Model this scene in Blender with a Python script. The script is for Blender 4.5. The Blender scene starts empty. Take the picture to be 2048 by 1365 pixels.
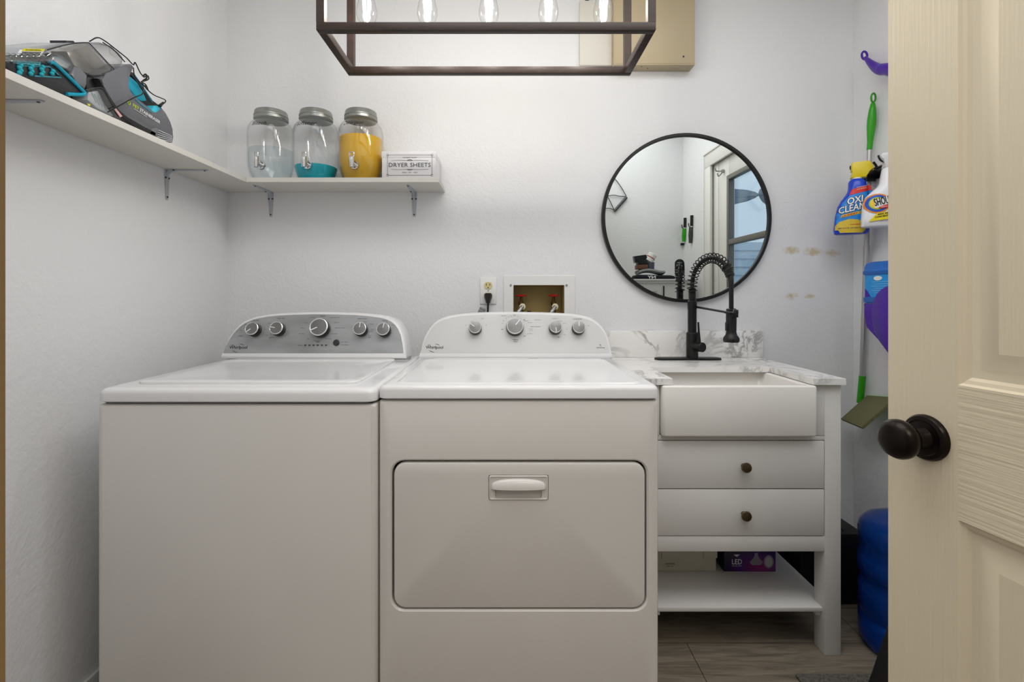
import bpy, bmesh, math, random
from mathutils import Vector, Matrix
PI = math.pi
random.seed(7)
S = bpy.context.scene
COL = S.collection
# ------------------------------------------------------------------ camera
CAMZ, CX, CY, F = 1.152, 1010.0, 590.0, 980.0
cam_d = bpy.data.cameras.new('camera'); cam = bpy.data.objects.new('camera', cam_d); COL.objects.link(cam)
cam.location = (0, 0, CAMZ); cam.rotation_euler = (PI/2, 0, 0)
cam_d.sensor_width = 36; cam_d.lens = F/2048*36
cam_d.shift_x = (1024-CX)/2048; cam_d.shift_y = -(682.5-CY)/2048
cam_d.clip_start = 0.02; cam_d.clip_end = 60
S.camera = cam
# ------------------------------------------------------------------ light
S.view_settings.view_transform = 'Standard'; S.view_settings.look = 'None'
S.view_settings.gamma = 1; S.view_settings.exposure = 0.18
S.view_settings.use_curve_mapping = False
S.cycles.transparent_max_bounces = 48
BULB_W, HALL_FILL_W, ROOM_FILL_W, SKY = 1.5, 19.0, 21.5, .95
w = bpy.data.worlds.new('sky'); S.world = w; w.use_nodes = True
w.node_tree.nodes['Background'].inputs[0].default_value = (0.72, 0.84, 1.0, 1)
w.node_tree.nodes['Background'].inputs[1].default_value = SKY
def lamp(name, kind, loc, power, color=(1, 1, 1), **k):
    d = bpy.data.lights.new(name, kind); d.energy = power; d.color = color
    for a, b in k.items(): setattr(d, a, b)
    o = bpy.data.objects.new(name, d); o.location = loc; COL.objects.link(o); return o
# added area fills, no such fixtures known: one in the hallway, one overhead
lamp('hall_fill', 'AREA', (0.45, -0.9, 2.55), HALL_FILL_W, (1, .92, .83), size=1.0)
lamp('room_fill', 'AREA', (0.3, .70, 2.585), ROOM_FILL_W, (.98, .99, 1.0), shape='RECTANGLE', size=2.0, size_y=1.1)

# ------------------------------------------------------------------ materials
def lin(c):
    if isinstance(c, str):
        c = c.lstrip('#'); c = [int(c[i:i+2], 16)/255 for i in (0, 2, 4)]
        c = [x/12.92 if x <= .04045 else ((x+.055)/1.055)**2.4 for x in c]
    return (c[0], c[1], c[2], 1)
MATS = {}
def P(name, col, rough=.5, metal=0., bump=None, var=None, trans=0., emit=None, ior=1.45, coat=0., alpha=None, spec=None):
    """principled; bump=(scale, strength, (sx,sy,sz)); var=(scale, amount, (sx,sy,sz))"""
    if name in MATS: return MATS[name]
    m = bpy.data.materials.new(name); m.use_nodes = True; MATS[name] = m
    nt = m.node_tree; b = nt.nodes['Principled BSDF']
    b.inputs['Base Color'].default_value = lin(col)
    b.inputs['Roughness'].default_value = rough; b.inputs['Metallic'].default_value = metal
    b.inputs['Transmission Weight'].default_value = trans; b.inputs['IOR'].default_value = ior
    b.inputs['Coat Weight'].default_value = coat; b.inputs['Coat Roughness'].default_value = .05
    if spec is not None: b.inputs['Specular IOR Level'].default_value = spec
    if emit:
        b.inputs['Emission Color'].default_value = lin(emit[0]); b.inputs['Emission Strength'].default_value = emit[1]
    def coord(sc):
        tc = nt.nodes.new('ShaderNodeTexCoord'); mp = nt.nodes.new('ShaderNodeMapping')
        mp.inputs['Scale'].default_value = sc; nt.links.new(tc.outputs['Object'], mp.inputs[0]); return mp.outputs[0]
    if bump:
        n = nt.nodes.new('ShaderNodeTexNoise'); n.inputs['Scale'].default_value = bump[0]; n.inputs['Detail'].default_value = 3
        nt.links.new(coord(bump[2] if len(bump) > 2 else (1, 1, 1)), n.inputs['Vector'])
        bp = nt.nodes.new('ShaderNodeBump'); bp.inputs['Strength'].default_value = bump[1]; bp.inputs['Distance'].default_value = .004
        nt.links.new(n.outputs['Fac'], bp.inputs['Height']); nt.links.new(bp.outputs[0], b.inputs['Normal'])
    if var:
        n = nt.nodes.new('ShaderNodeTexNoise'); n.inputs['Scale'].default_value = var[0]; n.inputs['Detail'].default_value = 5
        nt.links.new(coord(var[2] if len(var) > 2 else (1, 1, 1)), n.inputs['Vector'])
        cr = nt.nodes.new('ShaderNodeValToRGB'); c = lin(col); a = var[1]
        cr.color_ramp.elements[0].position = .3; cr.color_ramp.elements[1].position = .7
        cr.color_ramp.elements[0].color = (c[0]*(1-a), c[1]*(1-a), c[2]*(1-a), 1)
        cr.color_ramp.elements[1].color = (min(1, c[0]*(1+a*.5)), min(1, c[1]*(1+a*.5)), min(1, c[2]*(1+a*.5)), 1)
        nt.links.new(n.outputs['Fac'], cr.inputs[0]); nt.links.new(cr.outputs[0], b.inputs['Base Color'])
    return m
def thin_glass(name, tint='#ffffff', edge='#aab0b0', refl=.05, blend=.35):
    """see-through pane / jar wall: tinted transparency that darkens at grazing angles, with a clear coat of gloss"""
    m = bpy.data.materials.new(name); m.use_nodes = True; nt = m.node_tree; nt.nodes.clear()
    out = nt.nodes.new('ShaderNodeOutputMaterial'); mix = nt.nodes.new('ShaderNodeMixShader')
    tr = nt.nodes.new('ShaderNodeBsdfTransparent'); gl = nt.nodes.new('ShaderNodeBsdfGlossy'); gl.inputs['Roughness'].default_value = .03
    lw = nt.nodes.new('ShaderNodeLayerWeight'); lw.inputs['Blend'].default_value = blend
    cr = nt.nodes.new('ShaderNodeValToRGB')
    cr.color_ramp.elements[0].color = lin(tint); cr.color_ramp.elements[1].color = lin(edge); cr.color_ramp.elements[0].position = .3
    fr = nt.nodes.new('ShaderNodeMath'); fr.operation = 'POWER'; fr.inputs[1].default_value = 4
    lf = nt.nodes.new('ShaderNodeLayerWeight'); lf.inputs['Blend'].default_value = .5; nt.links.new(lf.outputs['Facing'], fr.inputs[0])
    mx = nt.nodes.new('ShaderNodeMath'); mx.operation = 'MULTIPLY_ADD'; mx.inputs[1].default_value = .55; mx.inputs[2].default_value = refl; mx.use_clamp = True
    nt.links.new(lw.outputs['Facing'], cr.inputs[0]); nt.links.new(cr.outputs[0], tr.inputs[0])
    nt.links.new(fr.outputs[0], mx.inputs[0]); nt.links.new(mx.outputs[0], mix.inputs[0])
    nt.links.new(tr.outputs[0], mix.inputs[1]); nt.links.new(gl.outputs[0], mix.inputs[2]); nt.links.new(mix.outputs[0], out.inputs[0])
    MATS[name] = m; return m

WHITE_WALL = '#e4e4e5'
def wall_material(name, stains=False):
    m = P(name, WHITE_WALL, .42, bump=(95, .30))
    nt = m.node_tree; b = nt.nodes['Principled BSDF']
    # large trowel marks added to the fine orange peel
    n2 = nt.nodes.new('ShaderNodeTexNoise'); n2.inputs['Scale'].default_value = 16; n2.inputs['Detail'].default_value = 4
    n2.inputs['Distortion'].default_value = 1.2
    tc = nt.nodes.new('ShaderNodeTexCoord'); nt.links.new(tc.outputs['Object'], n2.inputs['Vector'])
    bp2 = nt.nodes.new('ShaderNodeBump'); bp2.inputs['Strength'].default_value = .22; bp2.inputs['Distance'].default_value = .008
    nt.links.new(n2.outputs['Fac'], bp2.inputs['Height'])
    bp = [n for n in nt.nodes if n.type == 'BUMP' and n != bp2][0]
    nt.links.new(bp2.outputs[0], bp.inputs['Normal'])
    if stains:
        # a few tan glue stains with a shape of their own
        tot = None
        for (x, z, rx, rz) in ((1.225, 1.342, .035, .016), (1.315, 1.336, .045, .018), (1.40, 1.33, .03, .016), (1.225, 1.145, .025, .016), (1.30, 1.146, .025, .009)):
            mp = nt.nodes.new('ShaderNodeMapping'); mp.vector_type = 'TEXTURE'
            mp.inputs['Location'].default_value = (x, 2.094, z); mp.inputs['Scale'].default_value = (rx*1.7, .5, rz*1.7)
            nt.links.new(tc.outputs['Object'], mp.inputs[0])
            g = nt.nodes.new('ShaderNodeTexGradient'); g.gradient_type = 'SPHERICAL'; nt.links.new(mp.outputs[0], g.inputs[0])
            if tot is None: tot = g.outputs['Fac']
            else:
                a = nt.nodes.new('ShaderNodeMath'); a.operation = 'MAXIMUM'
                nt.links.new(tot, a.inputs[0]); nt.links.new(g.outputs['Fac'], a.inputs[1]); tot = a.outputs[0]
        n3 = nt.nodes.new('ShaderNodeTexNoise'); n3.inputs['Scale'].default_value = 60; nt.links.new(tc.outputs['Object'], n3.inputs['Vector'])
        mm = nt.nodes.new('ShaderNodeMath'); mm.operation = 'MULTIPLY'; nt.links.new(tot, mm.inputs[0]); nt.links.new(n3.outputs['Fac'], mm.inputs[1])
        cr = nt.nodes.new('ShaderNodeValToRGB'); cr.color_ramp.elements[0].position = .14; cr.color_ramp.elements[1].position = .42
        cr.color_ramp.elements[0].color = lin(WHITE_WALL); cr.color_ramp.elements[1].color = lin('#cbbd9f')
        nt.links.new(mm.outputs[0], cr.inputs[0]); nt.links.new(cr.outputs[0], b.inputs['Base Color'])
    return m

def floor_material():
    m = bpy.data.materials.new('grey_wood_plank'); m.use_nodes = True; nt = m.node_tree; b = nt.nodes['Principled BSDF']
    tc = nt.nodes.new('ShaderNodeTexCoord')
    br = nt.nodes.new('ShaderNodeTexBrick'); br.inputs['Scale'].default_value = 1
    br.inputs['Brick Width'].default_value = 1.2; br.inputs['Row Height'].default_value = .18; br.inputs['Mortar Size'].default_value = .0015
    br.inputs['Color1'].default_value = lin('#7d7466'); br.inputs['Color2'].default_value = lin('#978d7e'); br.inputs['Mortar'].default_value = lin('#4a4338')
    nt.links.new(tc.outputs['Object'], br.inputs[0])
    mp = nt.nodes.new('ShaderNodeMapping'); mp.inputs['Scale'].default_value = (2.2, 22, 1); nt.links.new(tc.outputs['Object'], mp.inputs[0])
    n = nt.nodes.new('ShaderNodeTexNoise'); n.inputs['Scale'].default_value = 2.2; n.inputs['Detail'].default_value = 8; n.inputs['Distortion'].default_value = 1.2
    nt.links.new(mp.outputs[0], n.inputs['Vector'])
    cr = nt.nodes.new('ShaderNodeValToRGB'); cr.color_ramp.elements[0].position = .3; cr.color_ramp.elements[1].position = .72
    cr.color_ramp.elements[0].color = (.55, .53, .5, 1); cr.color_ramp.elements[1].color = (1.15, 1.13, 1.1, 1)
    nt.links.new(n.outputs['Fac'], cr.inputs[0])
    mx = nt.nodes.new('ShaderNodeMix'); mx.data_type = 'RGBA'; mx.blend_type = 'MULTIPLY'; mx.inputs[0].default_value = 1
    nt.links.new(br.outputs['Color'], mx.inputs[6]); nt.links.new(cr.outputs[0], mx.inputs[7]); nt.links.new(mx.outputs[2], b.inputs['Base Color'])
    b.inputs['Roughness'].default_value = .42
    bp = nt.nodes.new('ShaderNodeBump'); bp.inputs['Strength'].default_value = .1; bp.inputs['Distance'].default_value = .002
    nt.links.new(n.outputs['Fac'], bp.inputs['Height']); nt.links.new(bp.outputs[0], b.inputs['Normal'])
    return m

def marble_material():
    m = bpy.data.materials.new('veined_marble'); m.use_nodes = True; nt = m.node_tree; b = nt.nodes['Principled BSDF']
    tc = nt.nodes.new('ShaderNodeTexCoord')
    n = nt.nodes.new('ShaderNodeTexNoise'); n.inputs['Scale'].default_value = 3.8; n.inputs['Detail'].default_value = 7; n.inputs['Roughness'].default_value = .62; n.inputs['Distortion'].default_value = .9
    nt.links.new(tc.outputs['Object'], n.inputs['Vector'])
    s = nt.nodes.new('ShaderNodeMath'); s.operation = 'SUBTRACT'; s.inputs[1].default_value = .5; nt.links.new(n.outputs['Fac'], s.inputs[0])
    a = nt.nodes.new('ShaderNodeMath'); a.operation = 'ABSOLUTE'; nt.links.new(s.outputs[0], a.inputs[0])
    cr = nt.nodes.new('ShaderNodeValToRGB')
    cr.color_ramp.elements[0].position = 0; cr.color_ramp.elements[0].color = lin('#a5a29f')
    cr.color_ramp.elements[1].position = .035; cr.color_ramp.elements[1].color = lin('#eceae7')
    nt.links.new(a.outputs[0], cr.inputs[0])
    # veins come and go
    n2 = nt.nodes.new('ShaderNodeTexNoise'); n2.inputs['Scale'].default_value = 3.3; nt.links.new(tc.outputs['Object'], n2.inputs['Vector'])
    c2 = nt.nodes.new('ShaderNodeValToRGB'); c2.color_ramp.elements[0].position = .42; c2.color_ramp.elements[1].position = .62
    nt.links.new(n2.outputs['Fac'], c2.inputs[0])
    mx = nt.nodes.new('ShaderNodeMix'); mx.data_type = 'RGBA'; nt.links.new(c2.outputs[0], mx.inputs[0])
    mx.inputs[6].default_value = lin('#eceae7'); nt.links.new(cr.outputs[0], mx.inputs[7]); nt.links.new(mx.outputs[2], b.inputs['Base Color'])
    b.inputs['Roughness'].default_value = .2
    return m

M_wall = wall_material('white_textured_wall'); M_wallb = wall_material('white_textured_wall_stained', True)
M_floor = floor_material(); M_marble = marble_material()
M_ceil = P('ceiling_white', '#e6e5e2', .7, bump=(70, .3))
M_trim = P('white_trim_paint', '#dfddd8', .35)
M_enamel = P('white_enamel', '#d4d0cb', .22, var=(2.2, .035))
M_enameltop = P('white_enamel_gloss', '#dddcdc', .10)
M_gap = P('dark_gap', '#26231f', .7)
M_black = P('matte_black', '#0d0d0d', .38)
M_blackg = P('black_plastic', '#121212', .3)
M_ink = P('black_ink', '#1c1b1b', .5)
M_chrome = P('chrome', '#d8d8d8', .08, 1)
M_steel = P('brushed_steel', '#a8a8a6', .3, 1)
M_vanity = P('vanity_white_paint', '#dad7d3', .35, bump=(40, .04))
M_porc = P('porcelain', '#e6e2dc', .08)
M_bronze = P('oil_rubbed_bronze', '#1f1815', .28, .75)
M_red = P('red_paint', '#a81512', .35)
M_white = P('white_plastic', '#e6e5e3', .35)
M_cream = P('cream_plastic', '#d3c592', .4)
M_green = P('green_plastic', '#2f9a12', .3)
M_purple = P('purple_plastic', '#45109a', .3)
M_grey = P('grey_plastic', '#56575b', .35)
M_dgrey = P('dark_grey_plastic', '#2e2e30', .4)
M_teal = P('teal_plastic', '#0798b4', .3)
M_bracket = P('grey_painted_steel', '#b4b8be', .4, .0)
M_clear = thin_glass('clear_glass', '#ffffff', '#edf0f0', .03, .15)
M_clearp = thin_glass('clear_plastic', '#f1f3f3', '#a9adb0', .09, .35)
M_pane = thin_glass('window_glass', '#f4fafc', '#e0eef2', .04, .2)

# ------------------------------------------------------------------ mesh builder
ORG = {}
def px2(x, y, Y): return Vector(((x-CX)/F*Y, Y, CAMZ+(CY-y)/F*Y))
def pxX(x, y, X):
    Y = X*F/(x-CX); return Vector((X, Y, CAMZ+(CY-y)/F*Y))
def hit(x, y, p, n):
    d = Vector(((x-CX)/F, 1, (CY-y)/F)); o = Vector((0, 0, CAMZ)); p = Vector(p); n = Vector(n)
    return o+d*((p-o).dot(n)/d.dot(n))
def frame(n, up=(0, 0, 1)):
    n = Vector(n).normalized(); up = Vector(up)
    if abs(n.dot(up.normalized())) > .98: up = Vector((0, 1, 0)) if abs(n.y) < .9 else Vector((1, 0, 0))
    r = up.cross(n).normalized(); return r, n.cross(r).normalized(), n      # right, up, normal
def rrect(w, h, r, n=5):
    r = max(1e-5, min(r, w/2-1e-6, h/2-1e-6)); out = []
    for cx, cz, a0 in ((w/2-r, h/2-r, 0), (-w/2+r, h/2-r, PI/2), (-w/2+r, -h/2+r, PI), (w/2-r, -h/2+r, 1.5*PI)):
        for i in range(n+1):
            a = a0+PI/2*i/n; out.append((cx+r*math.cos(a), cz+r*math.sin(a)))
    return out
TXT = {}
def text_mesh(s, extrude=0.):
    k = (s, extrude)
    if k in TXT: return TXT[k]
    c = bpy.data.curves.new('t', 'FONT'); c.body = s; c.size = 1; c.resolution_u = 2; c.extrude = extrude
    c.align_x = 'CENTER'; c.align_y = 'CENTER'
    o = bpy.data.objects.new('t', c); COL.objects.link(o)
    bpy.context.view_layer.update()
    ev = o.evaluated_get(bpy.context.evaluated_depsgraph_get()); me = ev.to_mesh()
    vs = [tuple(v.co) for v in me.vertices]; fs = [tuple(p.vertices) for p in me.polygons]
    ev.to_mesh_clear(); bpy.data.objects.remove(o); bpy.data.curves.remove(c)
    if vs:
        xs = [v[0] for v in vs]; ys = [v[1] for v in vs]
        cx, cy = (min(xs)+max(xs))/2, (min(ys)+max(ys))/2
        vs = [(v[0]-cx, v[1]-cy, v[2]) for v in vs]; w = max(xs)-min(xs); h = max(ys)-min(ys)
    else: w = h = 1
    TXT[k] = (vs, fs, w, h); return TXT[k]

class MB:
    def __init__(self, M=None): self.bm = bmesh.new(); self.mi = 0; self.M = M
    def mat(self, i): self.mi = i; return self
    def _f(self, vs):
        try: f = self.bm.faces.new(vs)
        except ValueError: return None
        f.material_index = self.mi; return f
    def box(self, x0, x1, y0, y1, z0, z1, bev=0., seg=2):
        x0, x1 = min(x0, x1), max(x0, x1); y0, y1 = min(y0, y1), max(y0, y1); z0, z1 = min(z0, z1), max(z0, z1)
        v = [self.bm.verts.new(p) for p in ((x0,y0,z0),(x1,y0,z0),(x1,y1,z0),(x0,y1,z0),(x0,y0,z1),(x1,y0,z1),(x1,y1,z1),(x0,y1,z1))]
        fs = [self._f([v[i] for i in q]) for q in ((0,3,2,1),(4,5,6,7),(0,1,5,4),(1,2,6,5),(2,3,7,6),(3,0,4,7))]
        if bev > 0:
            es = list({e for f in fs for e in f.edges})
            r = bmesh.ops.bevel(self.bm, geom=es, offset=min(bev, (x1-x0)/2.01, (y1-y0)/2.01, (z1-z0)/2.01), segments=seg, profile=.5, affect='EDGES')
            for f in r['faces']: f.material_index = self.mi
        return self
    def obox(self, c, half, n, up=(0, 0, 1), bev=0.):
        """oriented box: half = (right, up, normal) half sizes"""
        r, u, n = frame(n, up); c = Vector(c); b = MB(); b.box(-half[0], half[0], -half[1], half[1], -half[2], half[2], bev)
        M = Matrix((( r.x, u.x, n.x, c.x), (r.y, u.y, n.y, c.y), (r.z, u.z, n.z, c.z), (0, 0, 0, 1)))
        self.merge(b, M); return self
    def merge(self, other, M=None):
        vm = {}
        for v in other.bm.verts: vm[v] = self.bm.verts.new(M @ v.co if M else v.co)
        for f in other.bm.faces:
            g = self._f([vm[v] for v in f.verts])
            if g: g.material_index = self.mi if other.mi == 0 else f.material_index
        other.bm.free()
    def loft(self, loops, cap0=True, cap1=True, closed=True):
        rings = [[self.bm.verts.new(p) for p in L] for L in loops]
        n = len(rings[0])
        for a, b in zip(rings, rings[1:]):
            for i in range(n if closed else n-1):
                j = (i+1) % n; self._f([a[i], a[j], b[j], b[i]])
        if cap0: self._f(list(reversed(rings[0])))
        if cap1: self._f(rings[-1])
        return self
    def prism(self, pts, vec, bev=0.):
        vec = Vector(vec); a = [self.bm.verts.new(p) for p in pts]; b = [self.bm.verts.new(Vector(p)+vec) for p in pts]
        fs = [self._f(list(a)), self._f(list(reversed(b)))]; n = len(a)
        for i in range(n): fs.append(self._f([a[i], b[i], b[(i+1) % n], a[(i+1) % n]]))
        if bev > 0:
            es = list({e for f in fs[:1] if f for e in f.edges})
            r = bmesh.ops.bevel(self.bm, geom=es, offset=bev, segments=2, profile=.5, affect='EDGES', clamp_overlap=True)
            for f in r['faces']: f.material_index = self.mi
        return self
    def lathe(self, prof, o, axis=(0, 0, 1), seg=32, cap0=True, cap1=True, sx=1., sy=1.):
        r, u, n = frame(axis); o = Vector(o); loops = []
        for (rad, h) in prof:
            rad = max(rad, 1e-5)
            loops.append([o+n*h+r*(math.cos(2*PI*i/seg)*rad*sx)+u*(math.sin(2*PI*i/seg)*rad*sy) for i in range(seg)])
        return self.loft(loops, cap0, cap1)
    def cyl(self, p0, p1, r0, r1=None, seg=20, bev=0.):
        p0, p1 = Vector(p0), Vector(p1); r1 = r0 if r1 is None else r1; L = (p1-p0).length
        pr = [(r0, 0), (r1, L)] if not bev else [(r0-bev, 0), (r0, bev), (r1, L-bev), (r1-bev, L)]
        return self.lathe(pr, p0, p1-p0, seg)
    def tube(self, pts, rad, seg=10, closed=False, cap=True):
        pts = [Vector(p) for p in pts]; n = len(pts); rads = rad if isinstance(rad, (list, tuple)) else [rad]*n
        tang = []
        for i in range(n):
            a = pts[(i-1) % n] if closed or i > 0 else pts[i]; b = pts[(i+1) % n] if closed or i < n-1 else pts[i]
            tang.append((b-a).normalized())
        r, u, _ = frame(tang[0]); loops = []
        for i in range(n):
            t = tang[i]; r = (r-t*r.dot(t)).normalized(); u = t.cross(r)
            loops.append([pts[i]+r*(math.cos(2*PI*k/seg)*rads[i])+u*(math.sin(2*PI*k/seg)*rads[i]) for k in range(seg)])
        if closed: loops.append(loops[0])
        return self.loft(loops, cap and not closed, cap and not closed)
    def ball(self, c, r, seg=20, sz=1.):
        k = 12; return self.lathe([(r*math.sin(PI*i/k), -r*sz*math.cos(PI*i/k)) for i in range(k+1)], c, (0, 0, 1), seg, False, False)
    def text(self, s, o, n, h=None, w=None, up=(0, 0, 1), rot=0., shear=0., warp=None, bold=0., right=None):
        """flat lettering, cap height about h (or total width w), centred on o, lying in the plane with normal n"""
        vs, fs, tw, th = text_mesh(s)
        k = (w/tw) if w else h/.72; kz = (h/.72) if (h and w) else k
        if warp is None: r, u, n = frame(n, up); o = Vector(o)
        c, sn = math.cos(rot), math.sin(rot)
        offs = [(0, 0)] if not bold else [(-bold*k, 0), (bold*k, 0), (0, bold*k), (0, -bold*k)]
        for j, (ox, oy) in enumerate(offs):
            new = []
            for (x, y, _) in vs:
                X = x*k+shear*y*kz+ox; Z = y*kz+oy; X, Z = X*c-Z*sn, X*sn+Z*c
                new.append(self.bm.verts.new(warp(o[0]+X, o[1]+Z, j*2e-5) if warp else o+r*X+u*Z+n*(j*2e-5)))
            for f in fs: self._f([new[i] for i in f])
        return self
    def decal(self, pts, warp, cuts=10):
        t = bmesh.new(); t.faces.new([t.verts.new((x, 0, z)) for x, z in pts])
        xs = [p[0] for p in pts]; zs = [p[1] for p in pts]
        for i in range(1, cuts):
            for co, no in (((min(xs)+(max(xs)-min(xs))*i/cuts, 0, 0), (1, 0, 0)), ((0, 0, min(zs)+(max(zs)-min(zs))*i/cuts), (0, 0, 1))):
                bmesh.ops.bisect_plane(t, geom=list(t.verts)+list(t.edges)+list(t.faces), plane_co=co, plane_no=no)
        bmesh.ops.triangulate(t, faces=list(t.faces))
        vm = {v: self.bm.verts.new(warp(v.co.x, v.co.z, 0)) for v in t.verts}
        for f in t.faces: self._f([vm[v] for v in f.verts])
        t.free(); return self
    def build(self, name, mats, parent=None, origin=None, angle=35, label=None, cat=None, group=None, kind=None, recalc=True):
        bm = self.bm
        if self.M: bmesh.ops.transform(bm, matrix=self.M, verts=list(bm.verts))
        if recalc: bmesh.ops.recalc_face_normals(bm, faces=list(bm.faces))
        if parent is not None: org = ORG[parent.name]
        elif origin is not None: org = Vector(origin)
        else:
            xs = [v.co.x for v in bm.verts]; ys = [v.co.y for v in bm.verts]; zs = [v.co.z for v in bm.verts]
            org = Vector(((min(xs)+max(xs))/2, (min(ys)+max(ys))/2, min(zs)))
        bmesh.ops.translate(bm, vec=-org, verts=list(bm.verts))
        me = bpy.data.meshes.new(name); bm.to_mesh(me); bm.free()
        for m in (mats if isinstance(mats, (list, tuple)) else [mats]): me.materials.append(m)
        if angle:
            me.shade_smooth(); me.set_sharp_from_angle(angle=math.radians(angle))
        o = bpy.data.objects.new(name, me); COL.objects.link(o)
        if parent is not None: o.parent = parent
        else: o.location = org
        ORG[o.name] = org
        tag(o, label, cat, group, kind); return o
def tag(o, label=None, cat=None, group=None, kind=None):
    if label: o['label'] = label
    if cat: o['category'] = cat
    if group: o['group'] = group
    if kind: o['kind'] = kind
    return o
def thing(name, loc, label, cat, group=None):
    o = bpy.data.objects.new(name, None); COL.objects.link(o); o.location = loc; o.empty_display_size = .05
    ORG[o.name] = Vector(loc); return tag(o, label, cat, group)
def copy_tree(o, parent=None):
    c = o.copy(); COL.objects.link(c)
    if parent is not None: c.parent = parent
    ORG[c.name] = ORG[o.name]
    for ch in list(o.children): copy_tree(ch, c)
    return c
def B(*a, **k): m = MB(); m.box(*a, **k); return m
def smoothpath(pts, n=8):
    """Catmull-Rom through the points"""
    P_ = [Vector(p) for p in pts]; P_ = [P_[0]*2-P_[1]]+P_+[P_[-1]*2-P_[-2]]; out = []
    for i in range(1, len(P_)-2):
        a, b, c, d = P_[i-1:i+3]
        for k in range(n):
            t = k/n; out.append(.5*((2*b)+(c-a)*t+(2*a-5*b+4*c-d)*t*t+(3*b-a-3*c+d)*t**3))
    out.append(P_[-2]); return out
# ================================================================== the room
XL, XR, YF, YB, ZC = -1.186, 1.489, 0.06, 2.094, 2.60
def wall(name, fixed, a0, a1, z0, z1, t, holes, mat, axis):
    """plane wall with rectangular openings. axis 'y': lies at y=fixed..fixed+t, runs along x; axis 'x': the same along y"""
    m = MB(); A = sorted({a0, a1, *[h[0] for h in holes], *[h[1] for h in holes]}); Z = sorted({z0, z1, *[h[2] for h in holes], *[h[3] for h in holes]})
    def solid(i, j):
        if not (0 <= i < len(A)-1 and 0 <= j < len(Z)-1): return False
        ca, cz = (A[i]+A[i+1])/2, (Z[j]+Z[j+1])/2
        return not any(h[0] < ca < h[1] and h[2] < cz < h[3] for h in holes)
    def p(a, d, z): return (a, fixed+d, z) if axis == 'y' else (fixed+d, a, z)
    V = {}
    def v(*k):
        if k not in V: V[k] = m.bm.verts.new(p(*k))
        return V[k]
    for i in range(len(A)-1):
        for j in range(len(Z)-1):
            if not solid(i, j): continue
            x0, x1, q0, q1 = A[i], A[i+1], Z[j], Z[j+1]
            for d in (0, t): m._f([v(x0, d, q0), v(x1, d, q0), v(x1, d, q1), v(x0, d, q1)])
            for di, dj, e in ((-1, 0, ((x0, q0), (x0, q1))), (1, 0, ((x1, q0), (x1, q1))), (0, -1, ((x0, q0), (x1, q0))), (0, 1, ((x0, q1), (x1, q1)))):
                if not solid(i+di, j+dj): m._f([v(e[0][0], 0, e[0][1]), v(e[1][0], 0, e[1][1]), v(e[1][0], t, e[1][1]), v(e[0][0], t, e[0][1])])
    return m.build(name, mat, kind='structure', origin=(0, 0, 0), angle=0)
PVX0, PVX1, PVZ1 = (1027-CX)/468, (1128-CX)/468, CAMZ+(CY-571)/468     # plumbing box opening
PVZ0 = PVZ1-.17
wall('wall_back', YB, XL-.1, XR+.1, -.02, ZC, .12, [(PVX0, PVX1, PVZ0, PVZ1)], M_wallb, 'y')
wall('wall_left', XL-.1, -.06, YB, -.02, ZC, .1, [], M_wall, 'x')
DY0, DY1, DZ1 = .62, 1.66, 2.10                                     # opening of the glazed outside door
wall('wall_right', XR, -.06, YB, -.02, ZC, .1, [(DY0, DY1, 0.0, DZ1)], M_wall, 'x')
DX0, DX1 = -.0627, .80
wall('wall_front', -.06, XL, XR, -.02, ZC, .12, [(DX0, DX1, -.0, 2.06)], M_wall, 'y')
B(XL-.1, XR+.1, -2.2, YB+.12, -.06, 0).build('floor', M_floor, kind='structure', origin=(0, 0, -.06), angle=0)
B(XL-.1, XR+.1, -2.2, YB+.12, ZC, ZC+.06).build('ceiling', M_ceil, kind='structure', angle=0)
# hallway outside the doorway
B(XL-.1, XR+.1, -2.3, -2.2, 0, ZC).build('wall_hall_end', M_wall, kind='structure', angle=0)
B(XL-.2, XL-.1, -2.2, -.06, 0, ZC).build('wall_hall_left', M_wall, kind='structure', angle=0)
B(XR+.1, XR+.2, -2.2, -.06, 0, ZC).build('wall_hall_right', M_wall, kind='structure', angle=0)
m = MB(); m.box(XL, XL+.012, .07, YB-.001, 0, .066, .003); m.box(XL, XL+.018, .07, YB-.001, 0, .018, .004)
m.build('baseboard_left', M_trim, kind='structure')
M_tanwood = P('varnished_jamb_wood', '#8a6f45', .4, var=(30, .2, (1, 1, .1)))
m = MB(); m.box(DX0-.001, DX0+.0, -.062, .0615, 0, 2.06);
m.box(DX1-.012, DX1, -.06, .0615, 0, 2.06); m.box(DX0, DX1, -.06, .0615, 2.045, 2.06)
m.build('trim_1', M_tanwood, kind='structure')
# flat white casing strip in the right back corner is plain wall; paint line along the back wall
# ---- glazed outside door in the right wall, only seen in the mirror
m = MB()
for y0, y1, z0, z1 in ((DY0-.09, DY0+.02, 0, DZ1-.0205), (DY1-.02, DY1+.07, 0, DZ1-.0205), (DY0-.09, DY1+.07, DZ1-.02, DZ1+.09)):
    m.box(XR-.018, XR+.0, y0, y1, z0, z1, .004)
m.box(XR-.026, XR-.0, DY0-.0905, DY0-.075, 0, DZ1+.0745, .004); m.box(XR-.026, XR, DY0-.09, DY1+.07, DZ1+.075, DZ1+.09, .004)
m.build('trim_2', M_trim, kind='structure')
dy0, dy1 = .715, 1.64; gx = XR+.03; g0, g1, gz0, gz1 = .87, 1.52, 1.05, 1.95
m = MB(); m.box(XR+.012, XR+.052, dy0, g0, .01, DZ1-.02, .002); m.box(XR+.012, XR+.052, g1, dy1, .01, DZ1-.02, .002)
m.box(XR+.012, XR+.052, g0, g1, .01, gz0, .002); m.box(XR+.012, XR+.052, g0, g1, gz1, DZ1-.02, .002)
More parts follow.
